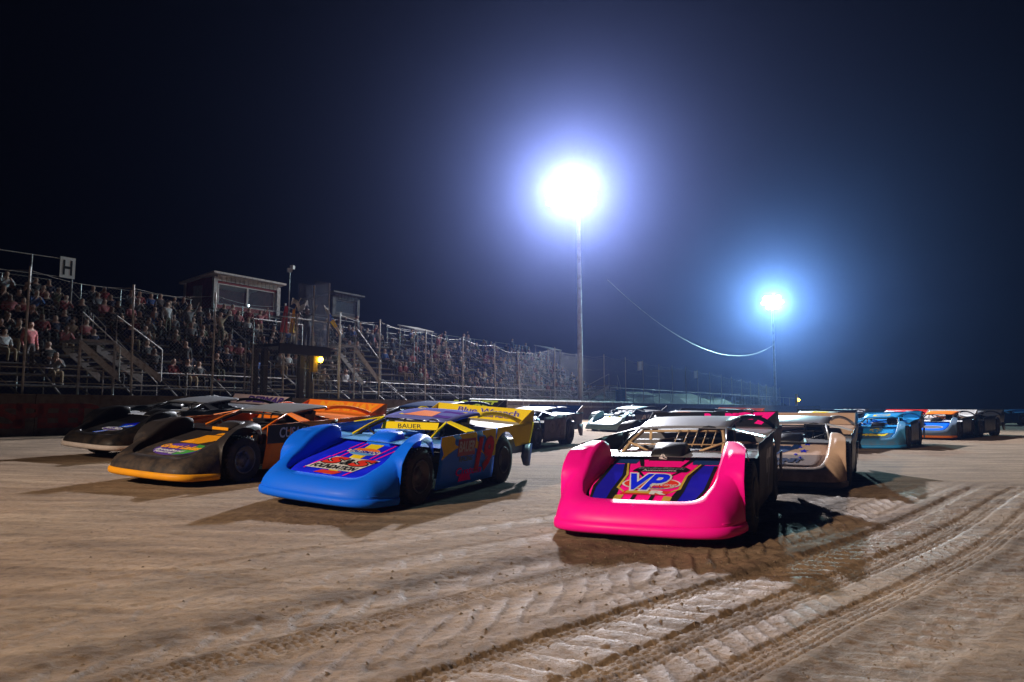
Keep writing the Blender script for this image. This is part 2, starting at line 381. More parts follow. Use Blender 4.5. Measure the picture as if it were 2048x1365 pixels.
def car_meshes():
    H = catmull(HALF, 6)
    cols = [(-p[0], p[1], -p[2], p[3], p[4]) for p in H[::-1]] + [tuple(p) for p in H[1:]]
    G = []
    for px_, py_, qx, qy, rz in cols:
        z0 = .15 if py_ < -1.76 else max(.15, archz(py_, -1.32, .45, .36))
        zq = hoodz(qy) - .004; P = Vector((px_, py_, 0)); Q = Vector((qx, qy, 0)); sec = []
        ff = sm((rz - .40) / .35)      # 0 on the wedge of the nose, 1 on the fender
        for zr, fn, fe in ((0, 0, 0), (.14, .012, .01), (.34, .06, .035), (.54, .15, .065), (.72, .27, .13), (.86, .42, .215), (.945, .58, .31), (.985, .74, .40), (1.0, .88, .48)):
            fr = fn + (fe - fn) * ff; p = P.lerp(Q, fr); z = z0 + (rz - z0) * zr if rz > z0 else z0; sec.append((p.x, p.y, z))
        ks = .55 * sm((py_ + 2.0) / .35)
        for k in (.12, .25, .38, .5, .62, .74, .84, .92, 1.0):
            p = P.lerp(Q, fr + (1 - fr) * k); z = zq + (rz - zq) * (1 - sm((k - ks) / (.98 - ks))); sec.append((p.x, p.y, z))
        G.append(sec)
    CM['nose'] = MB().grid(G).mesh('nose', True)
    L = []
    for px_, py_, qx, qy, rz in cols:
        if py_ > -1.74: continue
        n = Vector((px_ - qx * .6, py_ + 1.5, 0)).normalized()
        L.append([(px_ + n.x * o, py_ + n.y * o, z) for o, z in ((-.06, .085), (.0, .075), (.022, .09), (.026, .12), (.020, .15), (.0, .165), (-.01, .166))])
    CM['lip'] = MB().grid(L).mesh('lip', True)
    for sg in (-1, 1):
        rb = MB()
        for z_a, z_b, y_a in ((.195, .205, -2.22),):
            pts = []
            for px_, py_, qx, qy, rz in cols:
                if px_ * sg > 0 and y_a < py_ < -1.79:
                    q = (py_ - y_a) / (-1.79 - y_a); n = Vector((px_ - qx * .6, py_ + 1.5, 0)).normalized() * -.004; pts.append((px_ + n.x, py_ + n.y, z_a + (z_b - z_a) * q))
            rb.tube(pts, .006, 5)
        CM['rib' + ('L' if sg > 0 else 'R')] = rb.mesh('moulded_rib', True)
    rows = []
    for i in range(9):
        y = HY0 + .01 + (HY1 - HY0 - .01) * i / 8; w = .50 + .13 * sm((y + 2.06) / .35)
        rows.append([(w * (j / 4 - 1), y, hoodz(y)) for j in range(9)])
    CM['hood'] = MB().grid(rows).mesh('hood', True)
    # scoop / air cleaner housing on the hood
    sc = MB(); prof = [(-.885, .0, .165), (-.90, .06, .175), (-.86, .10, .175), (-.70, .125, .18), (-.56, .11, .19), (-.53, .0, .19)]
    rws = []
    for y, h, w in prof:
        rws.append([(-w - .02, y, hoodz(y) - .01), (-w, y, hoodz(y) + h * .7), (-w * .85, y, hoodz(y) + h * .95), (0, y, hoodz(y) + h), (w * .85, y, hoodz(y) + h * .95), (w, y, hoodz(y) + h * .7), (w + .02, y, hoodz(y) - .01)])
    sc.grid(rws); CM['scoop'] = sc.mesh('hood_scoop', True)
    for sg in (1, -1):
        t = 'L' if sg > 0 else 'R'
        def side(y0, y1, n, lowf, rows_=6):
            g = []
            for i in range(n + 1):
                y = y0 + (y1 - y0) * i / n; zl = lowf(y); zt = doortop(y)
                g.append([(sg * (.985 - .045 * (1 - j / rows_) ** 2 + .004 * math.sin(y * 9 + j)), y, zl + (zt - zl) * j / rows_) for j in range(rows_ + 1)])
            return MB().grid(g)
        CM['door' + t] = side(-.918, .86, 16, lambda y: .15 + .02 * max(0, y)).mesh('door', True)
        CM['quarter' + t] = side(.863, 2.38, 22, lambda y: max(.16, archz(y, 1.31, .47, .37)) if y < 1.72 else .58 + .04 * (y - 1.72)).mesh('quarter_panel', True)
        CM['tail' + t] = MB().grid([[(sg * (.975 - .03 * (1 - z / .6)), y, z0_ + (.60 - z0_) * j) for j, z in ((0, .2), (.5, .4), (1, .6))] for y, z0_ in ((1.98, .40), (2.1, .26), (2.25, .22), (2.42, .22))]).mesh('tail_panel', True)
        # roof posts
        CM['post' + t] = MB().prism([(sg * .535, .02, RZ0 - .005), (sg * .535, .13, RZ0 + .01), (sg * .955, .12, doortop(.1)), (sg * .955, -.14, doortop(-.14))], (sg * .012, 0, .012)).mesh('roof_post')
        ab = MB(); ab.tube([(sg * .53, .03, RZ0 - .005), (sg * .58, -.30, .87), (sg * .62, -.62, .745)], .016, 6); CM['abar' + t] = ab.mesh('windscreen_post', True)
        g = []
        for i in range(13):
            q = i / 12; y = 1.06 + 1.12 * q; z = RZ1 - .005 + (.955 - RZ1 + .005) * q ** 1.7 + .05 * math.sin(math.pi * q); x = sg * (.56 + (.93 - .56) * q)
            wv = .10 + .06 * abs(2 * q - 1) ** 3
            g.append([(x, y - wv * .35, z - wv * .5), (x + sg * .012, y, z), (x - sg * .02, y + .02, z + .006)])
        CM['sail' + t] = MB().grid(g).mesh('sail_panel', True)
        CM['end' + t] = MB().prism([(sg * .93, 1.85, .952), (sg * .93, 2.44, 1.185), (sg * .93, 2.52, 1.18), (sg * .945, 2.44, .80), (sg * .945, 2.2, .85)], (sg * .012, 0, 0)).mesh('spoiler_side')
        for ax, yc, rr, wd in (('F', -1.32, .35, .25), ('B', 1.31, .372, .34)):
            w = MB(); h = wd / 2; c = (sg * .85 if ax == 'F' else sg * .79, yc, rr)
            w.lathe([(.20, -h * .9), (.27, -h), (rr - .025, -h * .97), (rr, -h * .82), (rr, -h * .28), (rr - .012, -h * .27), (rr - .012, -h * .2), (rr, -h * .19), (rr, h * .19), (rr - .012, h * .2), (rr - .012, h * .27), (rr, h * .28), (rr, h * .82), (rr - .025, h * .97), (.27, h), (.20, h * .9)], c, 'x', 36)
            for k in range(36):     # shoulder blocks
                q = 2 * math.pi * (k + .5) / 36; m = Matrix.Rotation(q, 3, 'X')
                for e in (-1, 1):
                    w.box(Vector(c) + m @ Vector((e * h * .62, 0, rr - .004)), (h * .5, .036, .022), m)
            CM['tyre' + ax + t] = w.mesh('tyre', True)
            r = MB(); o = sg
            r.lathe([(.205, o * h * .88), (.212, o * h * 1.0), (.198, o * h * 1.04), (.186, o * h * .96), (.17, o * h * .55), (.09, o * h * .42), (.085, o * h * .62), (.0001, o * h * .64)], c, 'x', 32)
            for k in range(5):
                q = 2 * math.pi * k / 5; r.box(Vector(c) + Vector((o * h * .5, .115 * math.cos(q), .115 * math.sin(q))), (.04, .022, .022))
            for k in range(16):
                q = 2 * math.pi * k / 16; r.box(Vector(c) + Vector((o * h * 1.04, .199 * math.cos(q), .199 * math.sin(q))), (.01, .012, .012))
            CM['rim' + ax + t] = r.mesh('rim', True)
    g = []
    for i in range(9):
        q = i / 8; y = .0 + 1.14 * q; w = .545 + .03 * q; zc = RZ0 + (RZ1 - RZ0) * q + .022 * math.sin(math.pi * q)
        row = [(-w - .01, y, zc - .035)] + [(w * (j / 4 - 1), y, zc + .014 * (1 - (j / 4 - 1) ** 2)) for j in range(9)] + [(w + .01, y, zc - .035)]
        g.append(row)
    CM['roof'] = MB().grid(g).mesh('roof', True)
    sp = MB(); sp.prism([(-.93, 2.26, .95), (.93, 2.26, .95), (.93, 2.42, 1.18), (-.93, 2.42, 1.18)], (0, .014, -.008)); CM['spoiler'] = sp.mesh('spoiler')
    d = MB(); d.grid([[(x, y, doortop(y) - .03 - (.10 if y < 1.0 else .0) + .02 * (1 - abs(x))) for x in (-.96, -.5, 0, .5, .96)] for y in (.88, 1.02, 1.6, 2.36)]); CM['deck'] = d.mesh('rear_deck')
    d = MB(); d.grid([[(x, y, z) for x in (-.965, -.6, 0, .6, .965)] for y, z in ((-.92, .70), (-.50, .745), (-.2, .72), (.5, .70), (.9, .76))])
    d.box((-.40, .25, .765), (.55, .5, .03)); d.box((-.45, .72, .80), (.6, .25, .05)); CM['interior'] = d.mesh('interior_panel')
    s_ = MB()
    s_.box((.33, .42, .66), (.46, .5, .10)); s_.box((.33, .70, .84), (.44, .09, .40), Matrix.Rotation(R(-12), 3, 'X'))
    s_.box((.33, .76, .98), (.28, .08, .10)); s_.box((.14, .62, .90), (.035, .30, .20)); s_.box((.53, .62, .88), (.035, .26, .18)); CM['seat'] = s_.mesh('seat')
    c = MB()
    for sg in (-1, 1):
        c.tube([(sg * .56, .62, .60), (sg * .53, .62, .93), (sg * .47, .62, 1.01), (0, .62, 1.025)], .021, 8)
        c.tube([(sg * .47, .62, 1.01), (sg * .49, .05, .955), (sg * .55, -.30, .84), (sg * .58, -.72, .68)], .021, 8)
        c.tube([(sg * .5, .62, .97), (sg * .45, 1.5, .84)], .018, 8)
        c.tube([(sg * .58, -.35, .84), (sg * .30, -.5, .74)], .014, 6)
    c.tube([(-.5, .62, .80), (.5, .62, .95)], .016, 6); c.tube([(-.49, .05, .955), (.49, .05, .955)], .018, 6); CM['cage'] = c.mesh('roll_cage', True)
    b = MB()
    for k in range(5):
        x = -.02 + .11 * k; b.tube([(x, .02, RZ0 - .02), (x, -.42, .79)], .007, 5)
    b.tube([(-.5, -.40, .81), (.5, -.40, .81)], .009, 5); CM['screen'] = b.mesh('rock_screen', True)
    s_ = MB(); P = [(.33 + .16 * math.cos(q), .06 - .05 * math.sin(q), .86 + .15 * math.sin(q)) for q in [2 * math.pi * i / 16 for i in range(17)]]
    s_.tube(P, .013, 6, cap=False); s_.tube([(.33, .06, .86), (.33, -.35, .72)], .015, 6); s_.box((.33, .06, .86), (.30, .02, .03)); CM['wheel'] = s_.mesh('steering_wheel', True)
    u = MB(); u.box((0, .1, .30), (1.1, 2.6, .22)); u.box((0, -1.5, .24), (.8, .7, .12)); u.box((0, 1.3, .37), (1.3, .12, .12)); u.box((0, -1.32, .36), (1.36, .09, .09)); u.box((0, 1.9, .55), (1.7, .9, .25)); u.box((0, -1.95, .22), (1.2, .12, .10)); CM['under'] = u.mesh('chassis')
car_meshes()
def hoodmap(a, b, off): return (a, b, hoodz(b) + off + .001)
def doormap(a, b, off):
    zl = .15; j = max(0, min(1, (b - zl) / (doortop(a) - zl)))
    return (.985 - .045 * (1 - j) ** 2 + .005 + off * 1.2, a, b)
def spoilmap(a, b, off):   # b = height above the spoiler's foot
    q = (b) / .23; return (a, 2.26 + .16 * q - off * 2, .95 + .23 * q + off)
def roofmap(a, b, off):
    q = b / 1.14; return (a, b, RZ0 + (RZ1 - RZ0) * q + .022 * math.sin(math.pi * q) + .014 * (1 - (a / .55) ** 2) + off + .003)
def nosemap(a, b, off): return (a, -2.335 + .03 * (a / .5) ** 2 - off, b)
def visormap(a, b, off): return (a, .0 - .45 * (b * 1.0) - off, RZ0 - .015 - b)

def race_car(label, x, y, head, C, full=True, roll=0.0, pitch=0.0, dz=0.0, heave=0.0):
    """C: dict of paints for nose, lip, hood, door, quarter, roof, spoiler, post, deck, scoop, cage, screen"""
    t = thing('race_car', label, 'race car', group='race cars lined up on the dirt track')
    a = -R(head); z = float(gz(x, y))
    e = .05; nx = -(float(gz(x + e, y)) - float(gz(x - e, y))) / (2 * e); ny = -(float(gz(x, y + e)) - float(gz(x, y - e))) / (2 * e)
    q = Vector((0, 0, 1)).rotation_difference(Vector((nx, ny, 1)).normalized())
    t.rotation_mode = 'QUATERNION'
    t.rotation_quaternion = q @ Quaternion((0, 0, 1), a)
    t.location = (x, y, z + .004 + dz)
    body = Quaternion((0, 1, 0), R(roll)) @ Quaternion((1, 0, 0), R(pitch))
    g = lambda k, d=None: C.get(k, d if d is not None else BLACKP)
    O = {}
    def part(n, key, m, solid=0, sprung=True):
        o = obj(n, CM[key], m, t, solid=solid)
        if sprung and (roll or pitch): o.rotation_mode = 'QUATERNION'; o.rotation_quaternion = body
        
        if sprung: o.location.z = heave
        O[key] = o; return o
    part('nose', 'nose', g('nose'), .006); part('lip', 'lip', g('lip', g('nose')), .006); part('hood', 'hood', g('hood', g('nose')), .004)
    part('hood_scoop', 'scoop', g('scoop')); part('roof', 'roof', g('roof'), .01); part('spoiler', 'spoiler', g('spoiler', g('quarter')))
    for k in 'LR':
        obj('moulded_rib', CM['rib' + k], g('nose'), O['nose'])
        part('door', 'door' + k, g('door'), .004); part('quarter_panel', 'quarter' + k, g('quarter', g('door')), .004)
        part('tail_panel', 'tail' + k, g('tail', g('door')), .004); part('roof_post', 'post' + k, g('post', g('roof'))); part('windscreen_post', 'abar' + k, g('post', g('roof')))
        part('sail_panel', 'sail' + k, g('sail', g('post', g('roof'))), .004); part('spoiler_side', 'end' + k, g('endp', g('spoiler', g('quarter'))))
        for ax in 'FB':
            w = part('tyre', 'tyre' + ax + k, RUBBER, 0, False); obj('rim', CM['rim' + ax + k], g('rim', plain('rim grey', (.11, .11, .12), .5, .4)), w)
    part('rear_deck', 'deck', g('deck', g('quarter')), .004); part('interior_panel', 'interior', g('interior', g('deck', g('door'))), .004)
    part('seat', 'seat', BLACKP); part('roll_cage', 'cage', g('cage', DARKM)); part('chassis', 'under', DARKM, 0, False)
    if 'screen' in C: part('rock_screen', 'screen', C['screen'])
    if full: part('steering_wheel', 'wheel', BLACKP)
    return t, O

BLKP = paint('black print', (.012, .012, .013), .2); MIDG = paint('mid grey sheet', (.15, .15, .165), .3)
WHITE = paint('white print', (.62, .62, .62), .25); YEL = paint('yellow print', (.82, .62, .015), .35); RED = paint('red print', (.62, .035, .02), .3)
PINK = paint('fluorescent pink', (.98, .004, .32), .10, .40); PINK2 = paint('pink print', (.95, .006, .28), .1)
NAVY = paint('deep blue print', (.015, .012, .42), .1); BLUE = paint('bright blue', (.004, .15, .95), .07, .5); BLUE2 = paint('royal blue print', (.008, .02, .75), .1)
ORNG = paint('orange', (.85, .20, .012), .3); AMBER = paint('amber', (.88, .36, .012), .25); BROWNB = paint('dusty black plastic', (.028, .024, .025), .75, .5)
TAN = paint('tan', (.52, .36, .26), .8); GREYP = paint('grey', (.16, .17, .19), .4); DKBLUE = paint('dark blue', (.012, .04, .16), .5); GOLD = paint('gold print', (.5, .33, .05), .2)
TEAL = paint('pale teal', (.24, .42, .46), .3); GREEN = paint('green', (.06, .32, .06), .2); CYAN = paint('sky blue', (.02, .32, .75), .3); SILV = paint('silver', (.42, .43, .46), .4)
DKRED = paint('dark red', (.30, .012, .02), .3); PURP = paint('purple print', (.10, .05, .30), .2); TANB = paint('tan tube', (.55, .38, .22), .2); LBLUE = paint('light blue', (.10, .35, .8), .2)
MUD = paint('muddy dark panel', (.05, .05, .06), 1.0, .6); GRN2 = paint('lime', (.45, .6, .06), .2); ROOFG = paint('bare roof', (.20, .21, .25), .5, .35)

# 1 fluorescent pink car
t, O = race_car('fluorescent pink race car with blue and pink hood and oval hood logo, nearest the camera', 2.10, 8.69, 25,
                dict(nose=PINK, hood=PINK2, door=MUD, quarter=MUD, roof=ROOFG, spoiler=BLACKP, post=BLACKP, deck=MIDG, interior=MIDG, scoop=BLACKP, cage=TANB, screen=TANB, sail=BLACKP), roll=-1)
h = O['hood']
for sg in (-1, 1):
    shape([(sg * .30, -2.05), (sg * .49, -2.05), (sg * .57, -1.75), (sg * .57, -1.02), (sg * .40, -1.02), (sg * .33, -1.35), (sg * .33, -1.80)][::sg], hoodmap, NAVY, h, .002, 'blue_panel')
    shape([(sg * .31, -1.0), (sg * .58, -1.0), (sg * .585, -.60), (sg * .26, -.60)][::sg], hoodmap, DKBLUE, h, .002, 'blue_panel')
    shape([(sg * .49, -2.055), (sg * .515, -2.05), (sg * .585, -1.70), (sg * .585, -1.04), (sg * .545, -1.04), (sg * .545, -1.72)][::sg], hoodmap, BLKP, h, .004, 'black_band')
    shape([(sg * .255, -2.05), (sg * .345, -2.05), (sg * .365, -1.80), (sg * .365, -1.38), (sg * .44, -1.0), (sg * .38, -1.0), (sg * .30, -1.36), (sg * .30, -1.72)][::sg], hoodmap, BLKP, h, .004, 'black_band')
    shape([(sg * .30, -1.72), (sg * .325, -1.74), (sg * .325, -1.36), (sg * .41, -1.0), (sg * .39, -1.0), (sg * .30, -1.36)][::sg], hoodmap, GOLD, h, .006, 'gold_line')
    shape([(sg * .21, -1.84), (sg * .225, -1.85), (sg * .322, -1.735), (sg * .30, -1.72)][::sg], hoodmap, GOLD, h, .006, 'gold_line')
    shape([(sg * .20, -2.05), (sg * .28, -2.05), (sg * .28, -1.93), (sg * .20, -1.91)][::sg], hoodmap, GOLD, h, .005, 'gold_panel')
    shape([(sg * .07, -2.05), (sg * .11, -2.05), (sg * .11, -1.90), (sg * .07, -1.90)][::sg], hoodmap, BLKP, h, .004, 'black_band')
    shape([(sg * .10, -1.42), (sg * .13, -1.42), (sg * .24, -1.24), (sg * .20, -1.24)][::sg], hoodmap, BLKP, h, .003, 'black_band')
    shape([(sg * .20, -1.08), (sg * .24, -1.08), (sg * .33, -.80), (sg * .27, -.80)][::sg], hoodmap, BLKP, h, .003, 'black_band')
shape(oval(0.0, -1.60, .60, .32), hoodmap, WHITE, h, .006, 'oval_logo'); shape(oval(0, -1.60, .56, .285), hoodmap, RED, h, .008, 'oval_logo')
lettering('V', -.15, -1.565, .23, .41, hoodmap, WHITE, h, .010, .09, 0, 'logo_letter'); lettering('V', -.15, -1.565, .23, .41, hoodmap, BLUE2, h, .013, .035, 0, 'logo_letter')
lettering('P', .045, -1.565, .20, .41, hoodmap, WHITE, h, .0105, .09, .2, 'logo_letter'); lettering('P', .045, -1.565, .20, .41, hoodmap, BLUE2, h, .0135, .035, .2, 'logo_letter')
lettering('Racing', .135, -1.655, .27, .085, hoodmap, WHITE, h, .016, .0, .3); lettering('FUELS', .07, -1.727, .17, .032, hoodmap, NAVY, h, .016, .01)
shape([(-.29, -1.25), (.29, -1.25), (.32, -1.17), (.26, -1.10), (-.22, -1.10), (-.27, -1.17)], hoodmap, BLKP, h, .006, 'sponsor_panel')
lettering('BodieBlack', .01, -1.148, .50, .062, hoodmap, GREYP, h, .008, .012, .2); lettering('Automotive', 0, -1.215, .36, .042, hoodmap, WHITE, h, .008, .012)
shape([(-.25, -1.90), (.20, -1.90), (.25, -1.79), (-.20, -1.79)], hoodmap, RED, h, .007, 'sponsor_panel')
shape([(-.205, -1.87), (.05, -1.87), (.08, -1.80), (-.185, -1.80)], hoodmap, GOLD, h, .009, 'sponsor_panel'); lettering('R', .13, -1.842, .14, .085, hoodmap, WHITE, h, .010, .06, 0, 'logo_letter')
def scoopmap(a, b, off): return (a, -.905 - off + .25 * max(0, b - .06), hoodz(-.90) + b)
for tri in ([(0, .02), (-.005, .075), (-.045, .025)], [(.006, .075), (.05, .022), (.008, .036)], [(-.05, .016), (.05, .012), (0, .024)]):
    shape(tri[::-1], lambda a, b, o: scoopmap(a - .03, b + .012, .012), WHITE, O['scoop'], 0, 'emblem')
lettering('97', .62, .12, .52, .16, spoilmap, PINK2, O['spoiler'], .004, .06, 0, 'number'); lettering('R', -.05, .12, .12, .14, spoilmap, PINK2, O['spoiler'], .004, .06); lettering('PP', .3, .12, .2, .14, spoilmap, PINK2, O['spoiler'], .004, .06)
lettering('97', .15, .52, .62, .42, doormap, GREYP, O['doorL'], .003, .05, .2, 'number')

# 2 blue and yellow number 19
t, O = race_car('bright blue race car with yellow roof and red number 19 on its door', -1.53, 10.52, 23,
                dict(nose=BLUE, hood=BLUE2, door=BLUE, quarter=YEL, roof=paint('roof blue print', (.14, .16, .46), .3), spoiler=YEL, post=YEL, deck=SILV, interior=LBLUE, scoop=BLUE, cage=DARKM, endp=YEL, sail=YEL, tail=DKBLUE), heave=.03, roll=3)
h = O['hood']
shape([(-.03, -2.0), (.10, -2.0), (.10, -.55), (-.14, -.55)], hoodmap, YEL, h, .003)
for x0, x1, y0, y1 in ((-.42, -.36, -1.9, -1.45), (-.34, -.30, -1.45, -1.2), (-.30, -.24, -1.15, -.65), (-.22, -.16, -1.45, -.6), (.25, .36, -2.0, -1.5), (.30, .38, -1.45, -.95), (.36, .46, -1.1, -.6), (.22, .27, -1.4, -.8)):
    shape([(x0, y0), (x0 + .022, y0), (x1 + .022, y1), (x1, y1)], hoodmap, PINK2, h, .004)
shape(oval(0, -1.20, .46, .26), hoodmap, WHITE, h, .007, 'oval_logo'); shape(oval(0, -1.14, .40, .14), hoodmap, ORNG, h, .009, 'oval_logo'); shape(oval(0, -1.27, .36, .10), hoodmap, LBLUE, h, .009, 'oval_logo')
shape([(-.25, -1.25), (.25, -1.25), (.25, -1.17), (-.25, -1.17)], hoodmap, WHITE, h, .011, 'sponsor_panel'); lettering('TALISMAN', 0, -1.21, .44, .075, hoodmap, NAVY, h, .013, .03, .1)
shape([(-.42, -1.87), (.30, -1.87), (.42, -1.44), (-.26, -1.44)], hoodmap, WHITE, h, .006, 'sponsor_panel')
lettering('S', -.17, -1.58, .26, .21, hoodmap, BLKP, h, .009, .10, .3, 'logo_letter'); lettering('S', .24, -1.58, .26, .21, hoodmap, BLKP, h, .009, .10, .3, 'logo_letter')
lettering('S', -.17, -1.58, .26, .21, hoodmap, RED, h, .012, .05, .3, 'logo_letter'); lettering('S', .24, -1.58, .26, .21, hoodmap, RED, h, .012, .05, .3, 'logo_letter'); lettering('&', .035, -1.60, .14, .18, hoodmap, BLKP, h, .012, .03, .3)
lettering('FOUNDATION', -.03, -1.79, .66, .11, hoodmap, BLKP, h, .010, .045, .25)
shape([(-.18, -2.0), (.12, -2.0), (.18, -1.90), (-.12, -1.90)], hoodmap, RED, h, .007, 'sponsor_panel')
visor = obj('visor', MB().prism([visormap(-.48, .0, 0), visormap(.48, .0, 0), visormap(.48, .10, 0), visormap(-.48, .10, 0)], (0, .006, .003)), YEL, t)
lettering('BAUER', 0, .055, .42, -.062, visormap, BLACKP, visor, .004, .0, -.2)
shape([(-.42, .25), (.42, .22), (.45, .9), (-.45, .95)], roofmap, YEL, O['roof'], .001, 'roof_panel'); shape([(-.33, .22), (.18, .22), (.12, .62), (-.22, .70)], roofmap, ORNG, O['roof'], .003, 'roof_panel'); shape([(.2, .2), (.45, .2), (.45, .8), (.1, .8)], roofmap, PURP, O['roof'], .003, 'roof_panel')
lettering('Blue Wrench', .12, .14, 1.2, .09, spoilmap, WHITE, O['spoiler'], .004, .04); lettering('Blue Wrench', .12, .14, 1.2, .09, spoilmap, PURP, O['spoiler'], .006, .01)
lettering('Repair and Parts', .12, .06, .86, .05, spoilmap, PURP, O['spoiler'], .005, .02)
arc = [(-.918, .845)] + [(-.918 + 1.778 * i / 10, .52 + .0 * i + (.26 * math.sin(math.pi * min(1, i / 6)) if i <= 6 else -.00 * (i - 6)) - .12 * (i > 6)) for i in range(11)] + [(.86, doortop(.86))]
for i in range(16):   # yellow upper door in strips that follow the panel
    a0 = -.915 + 1.77 * i / 16; a1 = -.915 + 1.77 * (i + 1) / 16
    lo = lambda a: .50 + .20 * math.sin(math.pi * min(1, max(0, (a + .95) / 1.5)))
    shape([(a0, lo(a0)), (a1, lo(a1)), (a1, doortop(a1) - .002), (a0, doortop(a0) - .002)], doormap, YEL, O['doorL'], .001, 'yellow_panel')
lettering('19', .46, .55, .54, .44, doormap, DKRED, O['doorL'], .007, .075, .15, 'number'); lettering('19', .46, .55, .54, .44, doormap, RED, O['doorL'], .010, .035, .15, 'number')
shape([(-.42, .56), (.12, .56), (.12, .80), (-.42, .80)], doormap, DKRED, O['doorL'], .004, 'sponsor_panel'); lettering('BAUER', -.15, .69, .48, .14, doormap, WHITE, O['doorL'], .007, .03, .1); lettering('RACING', -.15, .52, .40, .07, doormap, BLACKP, O['doorL'], .007, .02)
lettering('Custom', .0, .34, .8, .11, doormap, PINK2, O['doorL'], .005, .02); shape([(-.3, .2), (.1, .2), (.02, .30), (-.28, .30)], doormap, PINK2, O['doorL'], .004, 'sponsor_panel')

# 3 orange and black
t, O = race_car('black and orange race car with amber lip and large oval sponsor on its nose', -4.44, 12.35, 23,
                dict(nose=BROWNB, lip=AMBER, hood=BROWNB, door=ORNG, quarter=ORNG, roof=GREYP, spoiler=ORNG, post=ORNG, deck=ORNG, interior=BLACKP, scoop=BROWNB, cage=DARKM, sail=ORNG), heave=.05, roll=2)
h = O['hood']
shape(oval(0, -1.72, .82, .52), hoodmap, PURP, h, .004, 'oval_logo'); shape([(.13, -1.95), (.30, -1.88), (.40, -1.70), (.33, -1.50), (.18, -1.47), (.22, -1.6), (.12, -1.75)], hoodmap, GREEN, h, .007, 'logo_map')
lettering('Great Lakes', 0, -1.64, .76, .14, hoodmap, AMBER, h, .010, .05, .2); lettering('Broadband', -.06, -1.80, .56, .075, hoodmap, WHITE, h, .010, .03, .2); lettering('Racing', -.08, -1.89, .40, .07, hoodmap, WHITE, h, .010, .03, .2)
shape([(-.28, -1.44), (.12, -1.44), (.30, -1.22), (.2, -1.02), (-.12, -1.05), (-.14, -1.2)], hoodmap, AMBER, h, .005, 'number_panel'); shape([(.0, -1.0), (.40, -1.0), (.44, -.9), (.05, -.9)], hoodmap, AMBER, h, .005, 'number_panel')
obj('scoop_strip', MB().box((0, -.905, hoodz(-.9) + .075), (.34, .012, .05)), AMBER, O['scoop'])
lettering('NEINHAY', .1, .12, 1.4, .15, spoilmap, AMBER, O['spoiler'], .004, .06, .1); 
shape([(-.9, .55), (-.35, .55), (.1, .82), (-.2, doortop(-.2) - .005), (-.915, doortop(-.9) - .005)], doormap, BROWNB, O['doorL'], .003, 'black_panel')
lettering('CUSACK', -.25, .72, .78, .16, doormap, SILV, O['doorL'], .007, .02); lettering('4', .55, .60, .42, .42, doormap, BROWNB, O['doorL'], .006, .10, .2, 'number'); lettering('4', .55, .60, .42, .42, doormap, SILV, O['doorL'], .008, .03, .2, 'number')
shape(oval(-.5, .38, .12, .12), doormap, SILV, O['doorL'], .004, 'badge'); lettering('Super', -.15, .38, .5, .09, doormap, SILV, O['doorL'], .005, .01)

# 4 black car beside the wall
t, O = race_car('black race car with dirty white lip and blue hood flash, nearest the dark wall', -7.6, 16.2, 24,
                dict(nose=BLACKP, lip=paint('scuffed white', (.78, .68, .64), .3), hood=BLACKP, door=BLACKP, roof=GREYP, post=BLACKP, deck=GREYP, interior=SILV, spoiler=paint('pale pink print', (.75, .6, .66), .2), endp=BLACKP, sail=BLACKP), heave=.13, roll=2)
h = O['hood']
shape(oval(-.02, -1.72, .56, .22), hoodmap, WHITE, h, .005, 'oval_logo'); shape(oval(-.02, -1.72, .51, .18), hoodmap, PURP, h, .007, 'oval_logo'); lettering('Ron Bell', -.02, -1.70, .42, .09, hoodmap, WHITE, h, .010, .05, .1)
for k, m in ((0, BLUE), (.05, WHITE), (.08, BLUE)):
    shape([(-.24 + k, -2.0), (-.19 + k, -2.0), (-.05 + k, -1.84), (-.10 + k, -1.84)], hoodmap, m, h, .004)
    shape([(-.02 + k * 2, -1.58), (.08 + k * 2, -1.58), (.30 + k * 3, -1.05), (.22 + k * 3, -1.05)], hoodmap, m, h, .004)
shape([(-.1, -1.45), (.25, -1.42), (.55, -1.12), (.2, -1.2)], hoodmap, BLUE2, h, .006)
lettering('DEBMAR', .2, .12, 1.2, .14, spoilmap, PURP, O['spoiler'], .004, .05, .2)

# 5 dark blue car with ROCKET on its spoiler
t, O = race_car('dark blue race car with yellow spoiler lettering, behind the number 19 car', -2.1, 15.6, 26,
                dict(nose=DKBLUE, hood=DKBLUE, door=DKBLUE, roof=DKBLUE, post=paint('pale post', (.3, .35, .45), .3), deck=GREYP, interior=SILV, spoiler=BLACKP, sail=DKBLUE), heave=.14)
h = O['hood']
shape([(-.40, -1.55), (.34, -1.55), (.44, -1.05), (-.30, -1.05)], hoodmap, SILV, h, .003, 'sponsor_panel'); shape([(-.37, -1.53), (.32, -1.53), (.41, -1.07), (-.28, -1.07)], hoodmap, BLKP, h, .005, 'sponsor_panel')
lettering('Auto', .0, -1.18, .46, .17, hoodmap, SILV, h, .008, .04, .2); lettering('Value', -.02, -1.42, .62, .18, hoodmap, SILV, h, .008, .04, .2)
shape([(-.55, -1.6), (-.42, -1.6), (-.42, -1.5), (-.55, -1.5)], hoodmap, YEL, h, .004)
lettering('ROCKET', .1, .12, 1.3, .15, spoilmap, GRN2, O['spoiler'], .004, .05, .3)

